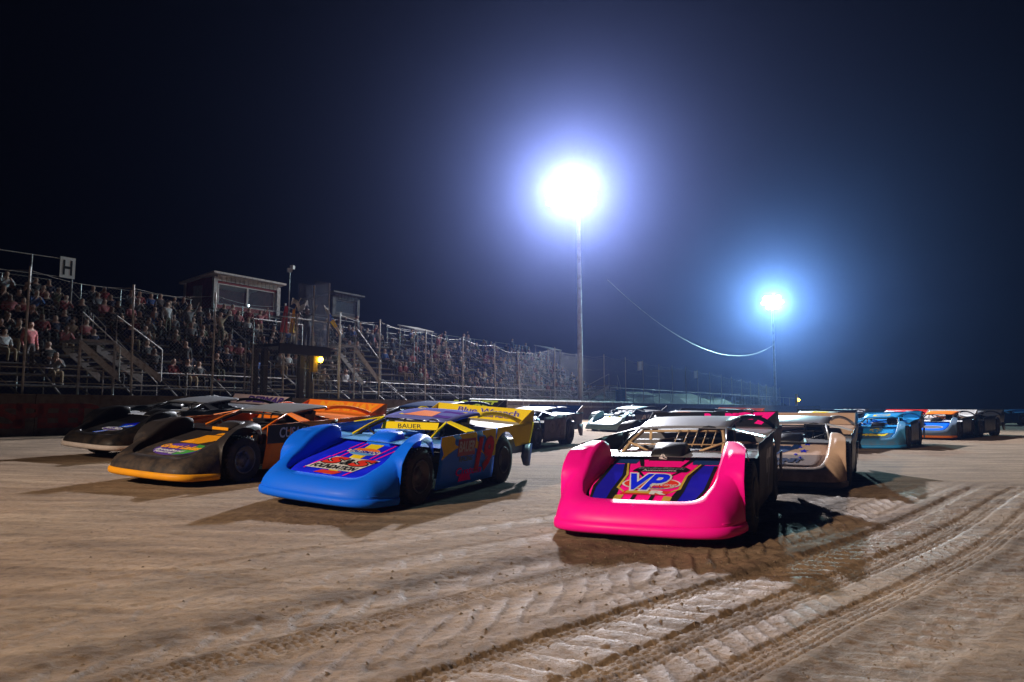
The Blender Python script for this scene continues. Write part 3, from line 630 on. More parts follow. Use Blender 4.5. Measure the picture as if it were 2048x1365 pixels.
# 6 dark blue mud-splashed car in the middle
t, O = race_car('mud-splashed blue race car with pale roof, between the blue and the pink car', .38, 21.0, 25,
                dict(nose=paint('mid blue', (.01, .07, .34), .35), hood=DKBLUE, door=paint('muddy purple panel', (.07, .06, .11), .9, .5), quarter=DKBLUE, roof=SILV, post=DKBLUE, deck=LBLUE, interior=WHITE, spoiler=DKBLUE, endp=SILV, sail=DKBLUE))
shape(oval(-.3, .58, .5, .35), doormap, paint('worn print', (.22, .20, .24), .6), O['doorL'], .003, 'worn_print'); lettering('21', .35, .55, .6, .4, doormap, paint('worn print', (.22, .2, .24), .6), O['doorL'], .004, .06, .2, 'number')
# 7 pale teal car
t, O = race_car('pale teal and white race car near the white rail, number on its dark door', 5.3, 33.0, 38,
                dict(nose=TEAL, hood=TEAL, door=BLACKP, roof=TEAL, post=BLACKP, deck=BLACKP, interior=TEAL, spoiler=BLACKP), False)
shape([(-.5, -1.9), (.45, -1.9), (.5, -1.55), (-.45, -1.55)], hoodmap, TEAL, O['hood'], .005, 'sponsor_panel'); lettering('RACING', 0, -1.5, .8, .2, hoodmap, LBLUE, O['hood'], .008, .03); lettering('01', .1, .5, .7, .45, doormap, SILV, O['doorL'], .004, .04, .2, 'number')
shape([(-.3, -1.2), (-.2, -1.2), (-.2, -.8), (-.3, -.8)], hoodmap, YEL, O['hood'], .005); shape([(.2, -1.2), (.3, -1.2), (.3, -.8), (.2, -.8)], hoodmap, YEL, O['hood'], .005)
# 8 black car behind the pink one
t, O = race_car('black race car with grey roof and orange roof mark, directly behind the pink car', 4.35, 18.4, 36,
                dict(nose=paint('grey black', (.03, .03, .034), .5, .3), hood=BLACKP, door=BLACKP, roof=GREYP, post=BLACKP, deck=MIDG, interior=DKRED, spoiler=BLACKP))
shape(oval(-.1, .55, .45, .3), roofmap, ORNG, O['roof'], .001, 'roof_mark')
# 9 orange and black car farther back
t, O = race_car('orange race car with striped roof and red spoiler, behind the grey roof', 8.1, 27.6, 38,
                dict(nose=ORNG, hood=BLACKP, door=ORNG, roof=TEAL, post=BLACKP, deck=GREYP, interior=BLACKP, spoiler=paint('coral', (.75, .16, .10), .3), endp=ORNG), False)
for k in range(3): shape([(-.5, .15 + .3 * k), (.5, .15 + .3 * k), (.5, .30 + .3 * k), (-.5, .30 + .3 * k)], roofmap, BLACKP, O['roof'], .001)
# 10 tan car
t, O = race_car('tan race car with blue stars and lettering on hood, right behind pink car', 5.2, 13.0, 28,
                dict(nose=TAN, lip=paint('grey lip', (.10, .085, .09), .6), hood=paint('pale tan', (.60, .46, .40), .35), door=BLACKP, quarter=BLACKP, roof=ROOFG, post=SILV, deck=TAN, interior=GREYP, spoiler=TAN, endp=SILV, scoop=BLACKP), heave=-.04)
h = O['hood']
shape([(-.45, -1.95), (.0, -1.95), (.05, -1.82), (-.4, -1.82)], hoodmap, DKBLUE, h, .004, 'sponsor_panel')
lettering('SUMMIT', -.02, -1.70, .62, .16, hoodmap, DKBLUE, h, .005, .08, .3); lettering('7', -.22, -1.38, .55, .42, hoodmap, DKBLUE, h, .005, .16, .2, 'number'); lettering('Small', -.12, -1.02, .62, .20, hoodmap, DKBLUE, h, .006, .06, .2)
for sx, sy, sr in ((.30, -.85, .07), (.27, -1.22, .08), (.08, -.78, .05), (.20, -1.02, .05), (.16, -1.40, .04), (.24, -1.55, .04)):
    shape([(sx + sr * (1 if k % 2 == 0 else .45) * math.cos(math.pi * k / 5 + 1.57), sy + 1.2 * sr * (1 if k % 2 == 0 else .45) * math.sin(math.pi * k / 5 + 1.57)) for k in range(10)], hoodmap, BLUE2, h, .005, 'star')
# 11..17
t, O = race_car('race car with pale green and yellow roof showing above the tan car', 9.5, 22.3, 34, dict(nose=GREYP, hood=BLACKP, door=BLACKP, roof=paint('pale green', (.5, .62, .56), .2), post=BLACKP, deck=GREYP, spoiler=BLACKP), False)
lettering('5', .1, .6, .4, .6, roofmap, YEL, O['roof'], .002, .08, 0, 'number')
t, O = race_car('black race car with pale spoiler lettering, far off above the tan car', 19.2, 41.5, 46, dict(nose=BLACKP, hood=BLACKP, door=BLACKP, roof=TEAL, post=BLACKP, spoiler=BLACKP), False)
lettering('RACER', .1, .12, 1.3, .15, spoilmap, WHITE, O['spoiler'], .006, .05)
t, O = race_car('sky blue race car with yellow hood lettering, front of the right-hand group', 12.45, 23.7, 37,
                dict(nose=paint('dusty light blue', (.05, .22, .42), .6), lip=CYAN, hood=CYAN, door=BLACKP, roof=CYAN, post=CYAN, deck=CYAN, interior=CYAN, spoiler=CYAN, endp=BLACKP), roll=-2, heave=-.07)
shape([(-.50, -2.0), (.50, -2.0), (.55, -1.42), (-.55, -1.42)], hoodmap, paint('slate', (.04, .10, .16), .5), O['hood'], .003, 'grey_panel')
lettering('Wood', .02, -1.62, .76, .22, hoodmap, YEL, O['hood'], .007, .08, .3); shape([(-.55, -1.50), (-.36, -1.50), (-.36, -1.40), (-.55, -1.40)], hoodmap, YEL, O['hood'], .006)
lettering('*', .0, -1.10, .26, .30, hoodmap, YEL, O['hood'], .006, .1, 0, 'splash_mark'); shape([(-.3, .25), (.2, .25), (.2, .7), (-.3, .6)], roofmap, YEL, O['roof'], .001, 'roof_mark')
t, O = race_car('black race car with red spoiler, behind the sky blue car', 18.2, 33.5, 42, dict(nose=GREYP, hood=BLACKP, door=BLACKP, roof=SILV, post=BLACKP, spoiler=RED, interior=DKRED, deck=BLACKP), False)
lettering('14', 0, .6, .6, .6, roofmap, RED, O['roof'], .002, .08, 0, 'number')
t, O = race_car('blue race car with orange lip and orange roof, right of sky blue car', 18.1, 29.8, 43, dict(nose=paint('grey blue', (.08, .12, .18), .5), lip=ORNG, hood=BLUE, door=BLACKP, roof=ORNG, post=BLACKP, deck=WHITE, interior=WHITE, spoiler=WHITE, endp=WHITE), False)
shape(oval(0, -1.55, .85, .42), hoodmap, SILV, O['hood'], .005, 'oval_logo'); shape(oval(0, -1.55, .75, .32), hoodmap, GREYP, O['hood'], .007, 'oval_logo')
t, O = race_car('dark green race car between two blue cars at far right', 20.7, 32.2, 48, dict(nose=paint('dark green', (.015, .06, .05), .4), hood=BLACKP, door=BLACKP, roof=GREYP, post=BLACKP, spoiler=BLACKP), False)
t, O = race_car('light blue race car turned side-on at the far right edge', 36.2, 52.5, 74, dict(nose=CYAN, hood=CYAN, door=DKBLUE, quarter=DKBLUE, roof=LBLUE, post=CYAN, deck=CYAN, spoiler=LBLUE, endp=CYAN), False)
# ------------------------------------------------------------------ wall, rails and catch fence
WZ = float(gz(F0.x + NB.x, F0.y + NB.y))        # ground level at and behind the wall
WT = 1.60                                       # top of wall
ROTF = Matrix(((FD.x, NB.x, 0), (FD.y, NB.y, 0), (0, 0, 1)))   # x along the fence, y behind it
AZ = math.atan2(FD.y, FD.x)
wall = thing('concrete_wall', 'long dark concrete wall between the dirt track and the grandstand', 'wall', along(0, 0, WZ), AZ)
for k in range(40):
    s0 = -14 + 3.6 * k
    mb = MB().box((s0 + 1.795, .12, (WT - WZ) / 2 - .05), (3.585, .24, WT - WZ + .1)); obj('wall_block', mb, CONC, wall)
    obj('cap', MB().box((s0 + 1.795, .12, WT - WZ + .032), (3.585, .30, .06)), CONC, wall)
def wallmap(a, b, off): return (a, -.004 - off, b)
s0 = stand_s(0, 0) ; s1 = stand_s(205, 0)
for i, ch in enumerate('SPEED'):
    xs = (18, 62, 105, 145, 182)[i]; lettering(ch, stand_s(xs, 0), .58, .66, .66, wallmap, worn('faded red lettering', (.22, .035, .025), (.08, .05, .04), 5, .8), wall, .003, .03, 0, 'letter')
rail = thing('guard_rail', 'double white guard rail along the wall, lit below the tall lamp', 'rail', along(0, 0, WZ), AZ, None)
RW = worn('white rail paint', (.5, .52, .52), (.3, .28, .26), 4, .6)
sa, sb = stand_s(935, 0), stand_s(1262, 0)
n = 12
for k in range(n):
    a = sa + (sb - sa) * k / n; b_ = sa + (sb - sa) * (k + 1) / n
    for z in (1.72, 1.36):
        mb = MB().box(((a + b_) / 2, -.12, z - WZ), (b_ - a - .03, .05, .11), Matrix.Rotation(R(-30), 3, 'X')); obj('rail_length', mb, RW, rail)
    obj('bracket', MB().box((a + .1, -.04, 1.5 - WZ), (.06, .08, .5)), STEEL, rail)

fence = thing('catch_fence', 'tall chain-link catch fence on steel posts in front of grandstand', 'fence', along(0, 0, WZ), AZ)
POSTX = [(42, 530), (255, 568), (422, 584), (564, 606), (676, 624), (757, 639), (850, 661), (925, 674), (988, 687), (1035, 701), (1110, 695), (1160, 706), (1209, 709), (1252, 715), (1287, 722), (1319, 729), (1346, 731), (1373, 735), (1397, 741), (1421, 745)]
LEAN = {1: -.10, 9: -.35, 8: -.22, 14: -.12}
PS = [(stand_s(px, .3), stand_z(px, py, .3)) for px, py in POSTX]
d0 = PS[1][0] - PS[0][0]
PS = [(PS[0][0] - d0 * 2, PS[0][1]), (PS[0][0] - d0, PS[0][1])] + PS + [(PS[-1][0] + 4.2 * k, PS[-1][1] - .1 * k) for k in range(1, 9)]
POSTM = worn('fence post steel', (.52, .52, .53), (.30, .25, .22), 9, .6, .15)
for i, (s_, z) in enumerate(PS):
    ln = LEAN.get(i - 2, 0); obj('post', MB().tube([(s_ - ln, .3, WT - WZ - .5), (s_, .3, z - WZ)], .035, 8), POSTM, fence)
WIRE = plain('fence wire', (.35, .36, .38), .45, .7)
for i in range(len(PS) - 1):
    (a, za), (b_, zb) = PS[i], PS[i + 1]; L = b_ - a; mb = MB(); far_ = a > 45
    sp = .13 if not far_ else .2; r = .003 if not far_ else .0045
    z0 = WT - WZ; zt = lambda s: (za + (zb - za) * (s - a) / L) - WZ - .12 - .16 * math.sin(math.pi * (s - a) / L)
    H = max(za, zb) - WT; m = int((L + H) / sp)
    for sgn in (1, -1):
        for k in range(m + 1):
            q = a - H + k * sp if sgn > 0 else a + k * sp
            # diagonal s = q + sgn*(z - z0), clipped to the bay
            pts = []
            for j in range(25):
                z = z0 + H * j / 24; s = q + sgn * (z - z0)
                if a <= s <= b_ and z <= zt(s): pts.append((s, .3 + .0015 * sgn, z))
            if len(pts) > 1: mb.tube([pts[0], pts[-1]], r, 3, cap=False)
    obj('chain_link', mb, WIRE, fence)
    cb = MB()
    for fz in (1.0, .72, .36):
        cb.tube([(s, .29, z0 + (zt(s) - z0) * fz) for s in np.linspace(a, b_, 7)], .0045 if fz == 1 else .0035, 4, cap=False)
    obj('cable', cb, POSTM, fence)
# small pennants on two posts
for i, px_ in ((16, 1287), (20, 1397)):
    s_, z = PS[i]; mb = MB(); g = [[(s_ - 1.1 * u, .3 + .06 * math.sin(u * 7), z - WZ - .05 - .75 * v - .10 * u) for v in (0, .5, 1)] for u in np.linspace(0, 1, 8)]
    o = obj('pennant', mb.grid(g), plain('pennant cloth', (.6, .62, .65), .8), None, along(0, 0, WZ), (0, 0, AZ), .004)
    tag(o, 'small pale flag flying from a fence post %s' % ('above the blue barrel' if i == 16 else 'farther along, left of the far lamp mast'), 'flag')

# ------------------------------------------------------------------ bleachers
NROW, TREAD, RISE, B0, Z0 = 12, .64, .385, 2.3, 1.62
def row_b(k): return B0 + TREAD * k
def row_z(k): return Z0 + RISE * k
SECL, GAP = 5.4, 1.1
S_START = -7.0; NSEC = 8
names = ['at the left edge', 'holding the entry stairs', 'left of the flag stand', 'behind the flag stand', 'right of the flag stand', 'with the second stairs', 'below the pale canopy', 'at its far right end']
SEC = []
seatM = MB().box((0, 0, 0), (SECL, .27, .04)).mesh('seat_plank'); footM = MB().box((0, 0, 0), (SECL, .22, .035)).mesh('foot_plank')
for k in range(NSEC):
    s0 = S_START + k * (SECL + GAP); SEC.append(s0)
    t = thing('bleacher', 'aluminium bleacher section %s' % names[k], 'bleacher', along(s0, 0, WZ), AZ, 'bleacher sections of the grandstand')
    for r in range(NROW):
        obj('seat_plank', seatM, ALU, t, (SECL / 2, row_b(r) + .12, row_z(r) - WZ))
        obj('foot_plank', footM, WOOD, t, (SECL / 2, row_b(r) - .25, row_z(r) - .42 - WZ))
    for fx in (.3, SECL / 2, SECL - .3):
        mb = MB(); zt_ = row_z(NROW - 1) - WZ; bt = row_b(NROW - 1)
        mb.tube([(fx, B0, .02), (fx, B0, Z0 - WZ - .05)], .03, 6); mb.tube([(fx, bt, .02), (fx, bt, zt_ - .05)], .03, 6)
        mb.tube([(fx, B0, Z0 - WZ - .08), (fx, bt + .1, zt_ - .08)], .035, 6); mb.tube([(fx, B0, .1), (fx, bt, zt_ * .5)], .025, 6); mb.tube([(fx, (B0 + bt) / 2, .02), (fx, (B0 + bt) / 2, (Z0 - WZ + zt_) / 2 - .1)], .03, 6)
        obj('support_frame', mb, STEEL, t)
    mb = MB(); bt = row_b(NROW - 1) + .55; zt_ = row_z(NROW - 1) - WZ
    for fx in np.linspace(.1, SECL - .1, 4): mb.tube([(fx, bt, zt_ - .4), (fx, bt, zt_ + .85)], .022, 6)
    for z in (.85, .45, .1): mb.tube([(0, bt, zt_ + z), (SECL, bt, zt_ + z)], .018, 6)
    obj('back_rail', mb, STEEL, t)
    for q in range(0, NROW - 2, 3):      # aisle hand rail
        mb = MB()
        b_, z = row_b(q) + .1, row_z(q) - WZ
        mb.tube([(SECL + .5, b_, z - .4), (SECL + .5, b_, z + .55), (SECL + .5, b_ + TREAD * 1.6, z + .55 + RISE * 1.6), (SECL + .5, b_ + TREAD * 1.6, z + RISE * 1.6 - .4)], .02, 6)
        obj('hand_rail', mb, POSTM, t)
    mb = MB()
    for r in range(NROW): mb.box((SECL + GAP / 2, row_b(r) - .02, row_z(r) - .30 - WZ), (GAP - .1, .30, .03)); mb.box((SECL + GAP / 2, row_b(r) - .32, row_z(r) - .48 - WZ), (GAP - .1, .28, .03))
    obj('aisle_steps', mb, ALU, t)
# front rail
t = thing('front_railing', 'pale pipe railing along the foot of the bleachers', 'railing', along(0, 0, WZ), AZ)
for k in range(18):
    a = -6 + 3.0 * k
    obj('post', MB().tube([(a, 1.5, .0), (a, 1.5, 2.55 - WZ)], .024, 6), POSTM, t)
    for z in (2.5, 2.05): obj('rail', MB().tube([(a, 1.5, z - WZ), (a + 3, 1.5, z - WZ)], .02, 6), POSTM, t)
# entry stairs: a landing with flights going down both ways
def stairs(px0, px1, pxl, pxr, ytop, ybot, label):
    b_ = 1.9; z1 = stand_z((px0 + px1) / 2, ytop, b_); z0 = stand_z(px1, ybot, b_)
    a0, a1, al, ar = (stand_s(p, b_) for p in (px0, px1, pxl, pxr))
    t = thing('entry_stairs', label, 'stairs', along(0, 0, WZ), AZ, 'entry stairs of the grandstand')
    obj('landing', MB().box(((a0 + a1) / 2, b_, z1 - WZ), (a1 - a0, 1.2, .08)), ALU, t)
    for (sa_, sb_) in ((a0, al), (a1, ar)):
        for bb in (b_ - .6, b_ + .6):
            obj('stringer', MB().prism([(sa_, bb, z1 - WZ), (sb_, bb, z0 - WZ), (sb_, bb, z0 - WZ - .26), (sa_, bb, z1 - WZ - .26)], (0, .05, 0)), POSTM, t)
        m = 7
        for k in range(1, m): obj('step', MB().box((sa_ + (sb_ - sa_) * k / m, b_, z1 - WZ + (z0 - z1) * k / m - .05), (.26, 1.1, .04)), ALU, t)
        obj('hand_rail', MB().tube([(sa_, b_ - .6, z1 - WZ), (sa_, b_ - .6, z1 - WZ + .9), (sb_, b_ - .6, z0 - WZ + .9), (sb_, b_ - .6, z0 - WZ - .2)], .022, 6), POSTM, t)
    for s_ in (a0, a1): obj('leg', MB().tube([(s_, b_ - .55, 0), (s_, b_ - .55, z1 - WZ)], .04, 6), POSTM, t)
stairs(136, 206, 215, 300, 684, 748, 'pale entry stairs with landing on the left bleachers')
stairs(660, 690, 655, 742, 692, 758, 'pale entry stairs right of the flag stand')
stairs(1205, 1222, 1165, 1228, 772, 795, 'small far stairs with handrail left of the blue barrel')
# sign H on the back fence
bb = row_b(NROW - 1) + .75
sg = thing('section_sign', 'white board with black letter H high on the back fence', 'sign', on_stand(135, 536, bb), AZ)
obj('board', MB().box((0, 0, 0), (.62, .03, .92)), plain('sign white', (.75, .75, .75), .5), sg)
lettering('H', 0, 0, .36, .62, lambda a, b, o: (a, -.018 - o, b), plain('sign black', (.01, .01, .012), .5), sg, .003, .02, 0, 'letter')
bf = thing('back_fence', 'tall pipe fence frame behind the top row at far left', 'fence', along(0, 0, WZ), AZ)
pts = [(-30, 495), (65, 509), (147, 521)]
for p in pts: a = on_stand(*p, bb); s_ = (a - F0).dot(FD); obj('post', MB().tube([(s_, bb + .03, row_z(NROW - 1) - WZ - .3), (s_, bb + .03, a.z - WZ)], .03, 6), POSTM, bf)
P3 = [on_stand(*p, bb) for p in pts]; obj('top_rail', MB().tube([((p - F0).dot(FD), bb + .03, p.z - WZ) for p in P3], .022, 6), POSTM, bf)
obj('mid_rail', MB().tube([((p - F0).dot(FD), bb + .03, p.z - WZ - .8) for p in P3], .018, 6), POSTM, bf)

# ------------------------------------------------------------------ press box, second box, flag stand
REDW = worn('red siding', (.28, .03, .03), (.14, .03, .03), 4, .6); TRIM = worn('white trim', (.62, .6, .6), (.4, .36, .34), 6, .6)
def booth(px0, px1, ytop, ybot, b_, depth, label, panes, lit, TRIM=TRIM, REDW=REDW):
    a0, a1 = stand_s(px0, b_), stand_s(px1, b_); zt_ = stand_z(px0, ytop, b_); zb = stand_z(px0, ybot, b_)
    t = thing('press_box', label, 'press box', along(a0, b_, WZ), AZ); L = a1 - a0; z0 = zb - WZ; z1 = zt_ - WZ; H = z1 - z0
    obj('floor', MB().box((L / 2, depth / 2, z0 - .06), (L, depth, .12)), WOOD, t)
    obj('back_wall', MB().box((L / 2, depth - .05, z0 + H / 2), (L, .1, H)), REDW, t)
    for x in (.05, L - .05):
        obj('side_wall', MB().box((x, depth / 2, z0 + H / 2 + .02), (.1, depth - .12, H)), REDW, t)
        for y in (.0, depth - .02): obj('corner_trim', MB().box((x, y, z0 + H / 2), (.22, .16, H + .02)), TRIM, t)
    obj('side_door', MB().box((-.012, depth * .55, z0 + H * .42), (.02, depth * .3, H * .72)), TRIM, t)
    obj('sill_wall', MB().box((L / 2, .05, z0 + H * .06), (L - .24, .1, H * .12)), REDW, t)
    obj('header', MB().box((L / 2, .05, z1 - H * .09), (L - .24, .1, H * .18)), REDW, t)
    ns = int(L / .28)
    for k in range(ns): obj('fascia_board', MB().box((.14 + (L - .28) * (k + .5) / ns, -.03, z1 - .02), ((L - .28) / ns - .03, .05, .3)), TRIM, t)
    w = (L - .5) / panes
    for k in range(panes):
        x = .25 + w * (k + .5); f = obj('window', MB().box((x, .04, z0 + H * .12 + .03), (w - .02, .08, .05)).box((x, .04, z1 - H * .18 - .03), (w - .02, .08, .05)).box((x - w / 2 + .03, .04, z0 + H * .47), (.05, .08, H * .66)).box((x + w / 2 - .03, .04, z0 + H * .47), (.05, .08, H * .66)), TRIM, t)
        obj('pane', MB().box((x, .05, z0 + H * .47), (w - .1, .012, H * .66)), glass('window glass', (.5, .62, .75), .16), f)
    obj('roof', MB().prism([(-.25, -.35, z1 + .16), (L + .25, -.35, z1 + .16), (L + .25, depth + .2, z1 - .15), (-.25, depth + .2, z1 - .15)], (0, 0, .1)), TRIM, t)
    for x in (.1, L - .1):
        for y in (.1, depth - .1): obj('leg', MB().tube([(x, y, 0), (x, y, z0 - .1)], .06, 6), DARKM, t)
    if lit:
        o = thing('desk_lamp', 'small bright lamp glowing inside the press box window', 'lamp', along(a0 + L * .62, b_ + .6, WZ + z0 + H * .28), AZ)
        obj('bulb', MB().lathe([(.001, -.07), (.05, -.05), (.07, 0), (.05, .05), (.001, .07)], (0, 0, 0), 'z', 10), emit('cool bulb', (.7, .95, 1), 18), o); obj('stem', MB().tube([(0, 0, -.3), (0, 0, -.06)], .015, 6), DARKM, o); obj('base', MB().box((0, 0, -.31), (.18, .14, .03)), DARKM, o)
    return t
BP = row_b(NROW - 1) + 1.2
booth(418, 550, 552, 614, BP, 2.6, 'red and white press box above the top row with big windows', 2, True)
booth(660, 712, 590, 628, BP, 2.6, 'unlit second press box right of the flag stand', 1, False, worn('night-dark trim', (.10, .10, .11), (.05, .05, .05), 5, .7), worn('night-dark siding', (.04, .04, .045), (.02, .02, .02), 5, .7))  # darkness of the night put into its siding and trim colours
# flag stand
fb = .9; a0, a1 = stand_s(556, -.6), stand_s(655, -.6); zd = stand_z(600, 690, -.6) - WZ; zr = stand_z(655, 566, -.6) - WZ
fs = thing('flag_stand', 'raised flag stand with clear screens over the track wall', 'flag stand', along(a0, 0, WZ), AZ); L = a1 - a0
obj('deck', MB().box((L / 2, .25, zd - .06), (L + .1, 1.7, .12)), DARKM, fs)
obj('skirt', MB().box((L / 2, -.62, zd - .22), (L + .12, .06, .36)), DARKM, fs)
for x in (.1, L - .1):
    for y in (.42, 1.0): obj('leg', MB().box((x, y, (zd - .12) / 2), (.2, .2, zd - .13)), DARKM, fs)
SCR = glass('scratched screen', (.4, .45, .56), .16)
for k in range(3):
    x0 = L * k / 3; zz = zd + (zr - zd) * (.45 if k == 0 else 1.0 if k == 2 else .92)
    obj('screen', MB().box((x0 + L / 6, -.56, (zd + zz) / 2), (L / 3 - .03, .015, zz - zd)), SCR, fs)
    obj('screen_frame', MB().box((x0 + L / 3 - .02, -.56, (zd + zz) / 2), (.05, .05, zz - zd + .02)), STEEL, fs)
obj('side_screen', MB().box((L + .01, .2, (zd + zr) / 2), (.015, 1.4, zr - zd)), glass('bright screen', (.45, .5, .6), .24), fs)
obj('front_rail', MB().tube([(0, -.5, zd + 1.05), (L, -.5, zd + 1.05)], .025, 6), STEEL, fs); obj('back_rail', MB().tube([(0, 1.05, zd + 1.05), (L, 1.05, zd + 1.05)], .025, 6), STEEL, fs)
for x in (0.02, L - .02): obj('rail_post', MB().tube([(x, 1.05, zd), (x, 1.05, zd + 1.05)], .025, 6), STEEL, fs)
obj('ladder', MB().box((-.35, .55, zd / 2), (.05, .05, zd)).box((-.35, 1.0, zd / 2), (.05, .05, zd)).box((-.35, .78, zd * .3), (.03, .45, .03)).box((-.35, .78, zd * .5), (.03, .45, .03)).box((-.35, .78, zd * .7), (.03, .45, .03)), STEEL, fs)
def flag(label, px, py, b_, top, w, col, furled=True, lean=.1):
    p = on_stand(px, py, b_); t = thing('flag', label, 'flag', p, AZ, 'flags of the flag stand')
    obj('stick', MB().tube([(0, 0, 0), (lean, 0, top)], .014, 6), plain('flag stick', (.45, .35, .22), .6), t)
    g = []
    for i in range(9):
        v = i / 8; ww = w * (.25 + .75 * v if furled else 1)
        g.append([(lean * (1 - v * .75) + ww * (u - .5), .03 * math.sin(u * 11 + v * 3), top * (1 - v * .72)) for u in np.linspace(0, 1, 9)])
    obj('cloth', MB().grid(g), plain('flag cloth ' + label[:12], col, .85), t, solid=.004); return t
flag('furled red flag in the flag stand rack', 566, 686, -.45, stand_z(568, 612, -.45) - stand_z(566, 686, -.45), .38, (.75, .07, .05))
flag('furled yellow flag in the flag stand rack', 582, 684, -.45, stand_z(582, 618, -.45) - stand_z(582, 684, -.45), .26, (.95, .62, .02))
# flag held out beyond the stand
p = on_stand(655, 614, -.5); hf = thing('flag', 'white and yellow flag waved out past the side of the flag stand', 'flag', p, AZ, 'flags of the flag stand')
obj('stick', MB().tube([(-.2, 0, .05), (.75, 0, -1.15)], .014, 6), plain('flag stick', (.45, .35, .22), .6), hf)
for k, (m, q0, q1) in enumerate(((WHITE, .1, .32), (plain('flag blue', (.02, .1, .5), .8), .32, .5), (plain('flag yellow', (.85, .6, .05), .8), .5, .72), (WHITE, .72, 1.0))):
    g = [[(-.2 + .95 * q + .13 * (u - .5) + .03 * math.sin(9 * q), .03 * math.sin(8 * u + q * 5), .05 - 1.2 * q + .10 * (u - .5)) for u in np.linspace(0, 1, 5)] for q in np.linspace(q0, q1, 5)]
    obj('cloth', MB().grid(g), m, hf, solid=.004)
p = on_stand(590, 604, -.45); wf = thing('flag', 'bundled white flag held up in the flag stand', 'flag', p, AZ, 'flags of the flag stand')
obj('stick', MB().tube([(0, 0, -.3), (.3, 0, .2)], .013, 6), plain('flag stick', (.45, .35, .22), .6), wf)
g = [[(-.15 + .85 * u, .05 * math.sin(u * 14 + v * 2), .14 * math.sin(u * 8 + .5) - .22 * v + .03 * math.sin(u * 23)) for u in np.linspace(0, 1, 16)] for v in np.linspace(0, 1, 6)]
obj('cloth', MB().grid(g), WHITE, wf, solid=.004)
# yellow caution lamps
def caution(label, P, r, e):
    t = thing('caution_light', label, 'signal lamp', P, AZ, 'yellow caution lamps')
    obj('housing', MB().box((-.22 * r / .12, .14 * r / .12, 0), (.22 * r / .12, .2 * r / .12, 1.0 * r / .12)), worn('yellow housing', (.55, .36, .02), (.25, .2, .05), 8, .6), t)
    obj('lens', MB().lathe([(.001, -r), (r * .6, -r * .8), (r, 0), (r * .6, r * .8), (.001, r)], (0, 0, 0), 'z', 14), emit('amber glow', (1.0, .62, .03), e), t)
    obj('bracket', MB().tube([(-.25, .2, -.5), (-.25, .2, -WZ + .6 - P.z + WZ if P.z < 3 else -.9)], .03, 6), DARKM, t)
caution('glowing yellow caution light under the flag stand', on_stand(641, 720, -.45), .12, 28)
caution('far yellow caution light beside the far fence end', on_stand(1597, 800, -.3), .22, 14)
# pole with two small unlit floodlights behind the flag stand
p = on_stand(578, 600, BP + .4); zt_ = stand_z(578, 538, BP + .4) - p.z
t = thing('camera_pole', 'thin pole with two small lamp heads right of the press box', 'pole', p, AZ)
obj('pole', MB().tube([(0, 0, -4.5), (0, 0, zt_)], .03, 6), STEEL, t)
for k in (-1, 1): obj('lamp_head', MB().box((.1 * k, -.1, zt_ + .1 * k), (.26, .2, .22), Matrix.Rotation(R(25 * k), 3, 'Z')), TRIM, t)
# pale canopies behind the far stand
for i, (px_, py_, w) in enumerate(((832, 664, 1.9), (1096, 701, 2.2))):
    b_ = 6.5; p = on_stand(px_, py_, b_); t = thing('canopy', 'small pale shelter roof %s' % ('above the dark crowd right of the flag stand' if i == 0 else 'left of the near lamp mast'), 'canopy', p, AZ)
    obj('roof', MB().prism([(-w / 2, -.7, 0), (w / 2, -.7, .0), (w / 2, .7, .35), (-w / 2, .7, .35)], (0, 0, .06)), TRIM, t)
    for x in (-w / 2 + .1, w / 2 - .1):
        for y in (-.6, .6): obj('post', MB().tube([(x, y, WZ - p.z), (x, y, .05 + (y + .7) * .2)], .035, 6), STEEL, t)
# blue barrel
p = on_stand(1242, 812, 1.0); mb = MB().lathe([(.001, 0), (.40, 0), (.42, .05), (.42, .45), (.44, .5), (.42, .55), (.42, .95), (.44, 1.0), (.42, 1.05), (.41, 1.45), (.001, 1.45)], (0, 0, 0), 'z', 20)
o = tag(obj('barrel', mb, paint('barrel blue', (.01, .22, .6), .3), None, (p.x, p.y, 1.3)), 'bright blue barrel standing behind the white rail end', 'barrel')
tag(obj('barrel_platform', MB().box((0, 0, (1.3 - WZ) / 2), (1.6, 1.2, 1.3 - WZ)), CONC, None, (p.x, p.y, WZ), (0, 0, AZ)), 'low concrete platform under the blue barrel', 'platform')
# far railing from the stairs to the far mast
t = thing('far_railing', 'long thin railing running from the far stairs toward the far lamp', 'railing', along(0, 0, WZ), AZ)
a = stand_s(1222, 1.2)
for k in range(16):
    s_ = a + 4.5 * k; z = 2.9 - WZ - .0 * k
    obj('post', MB().tube([(s_, 1.2, 0), (s_, 1.2, z)], .03, 6), POSTM, t); obj('rail', MB().tube([(s_, 1.2, z), (s_ + 4.5, 1.2, z)], .025, 6), POSTM, t)
# grassy bank behind the far fence
mb = MB(); g = []
for i in range(40):
    s_ = stand_s(1100, 2) + 2.2 * i; g.append([tuple(along(s_, b_, WZ + h * (1 + .25 * math.sin(i * 1.7 + b_)) - .02)) for b_, h in ((1.6, 0), (3, 1.0), (5, 1.7), (8, 2.2), (14, 2.3), (30, .0))])
tag(obj('embankment', mb.grid(g), worn('dark grass', (.03, .045, .02), (.06, .05, .03), 1.5, .95)), kind='structure')
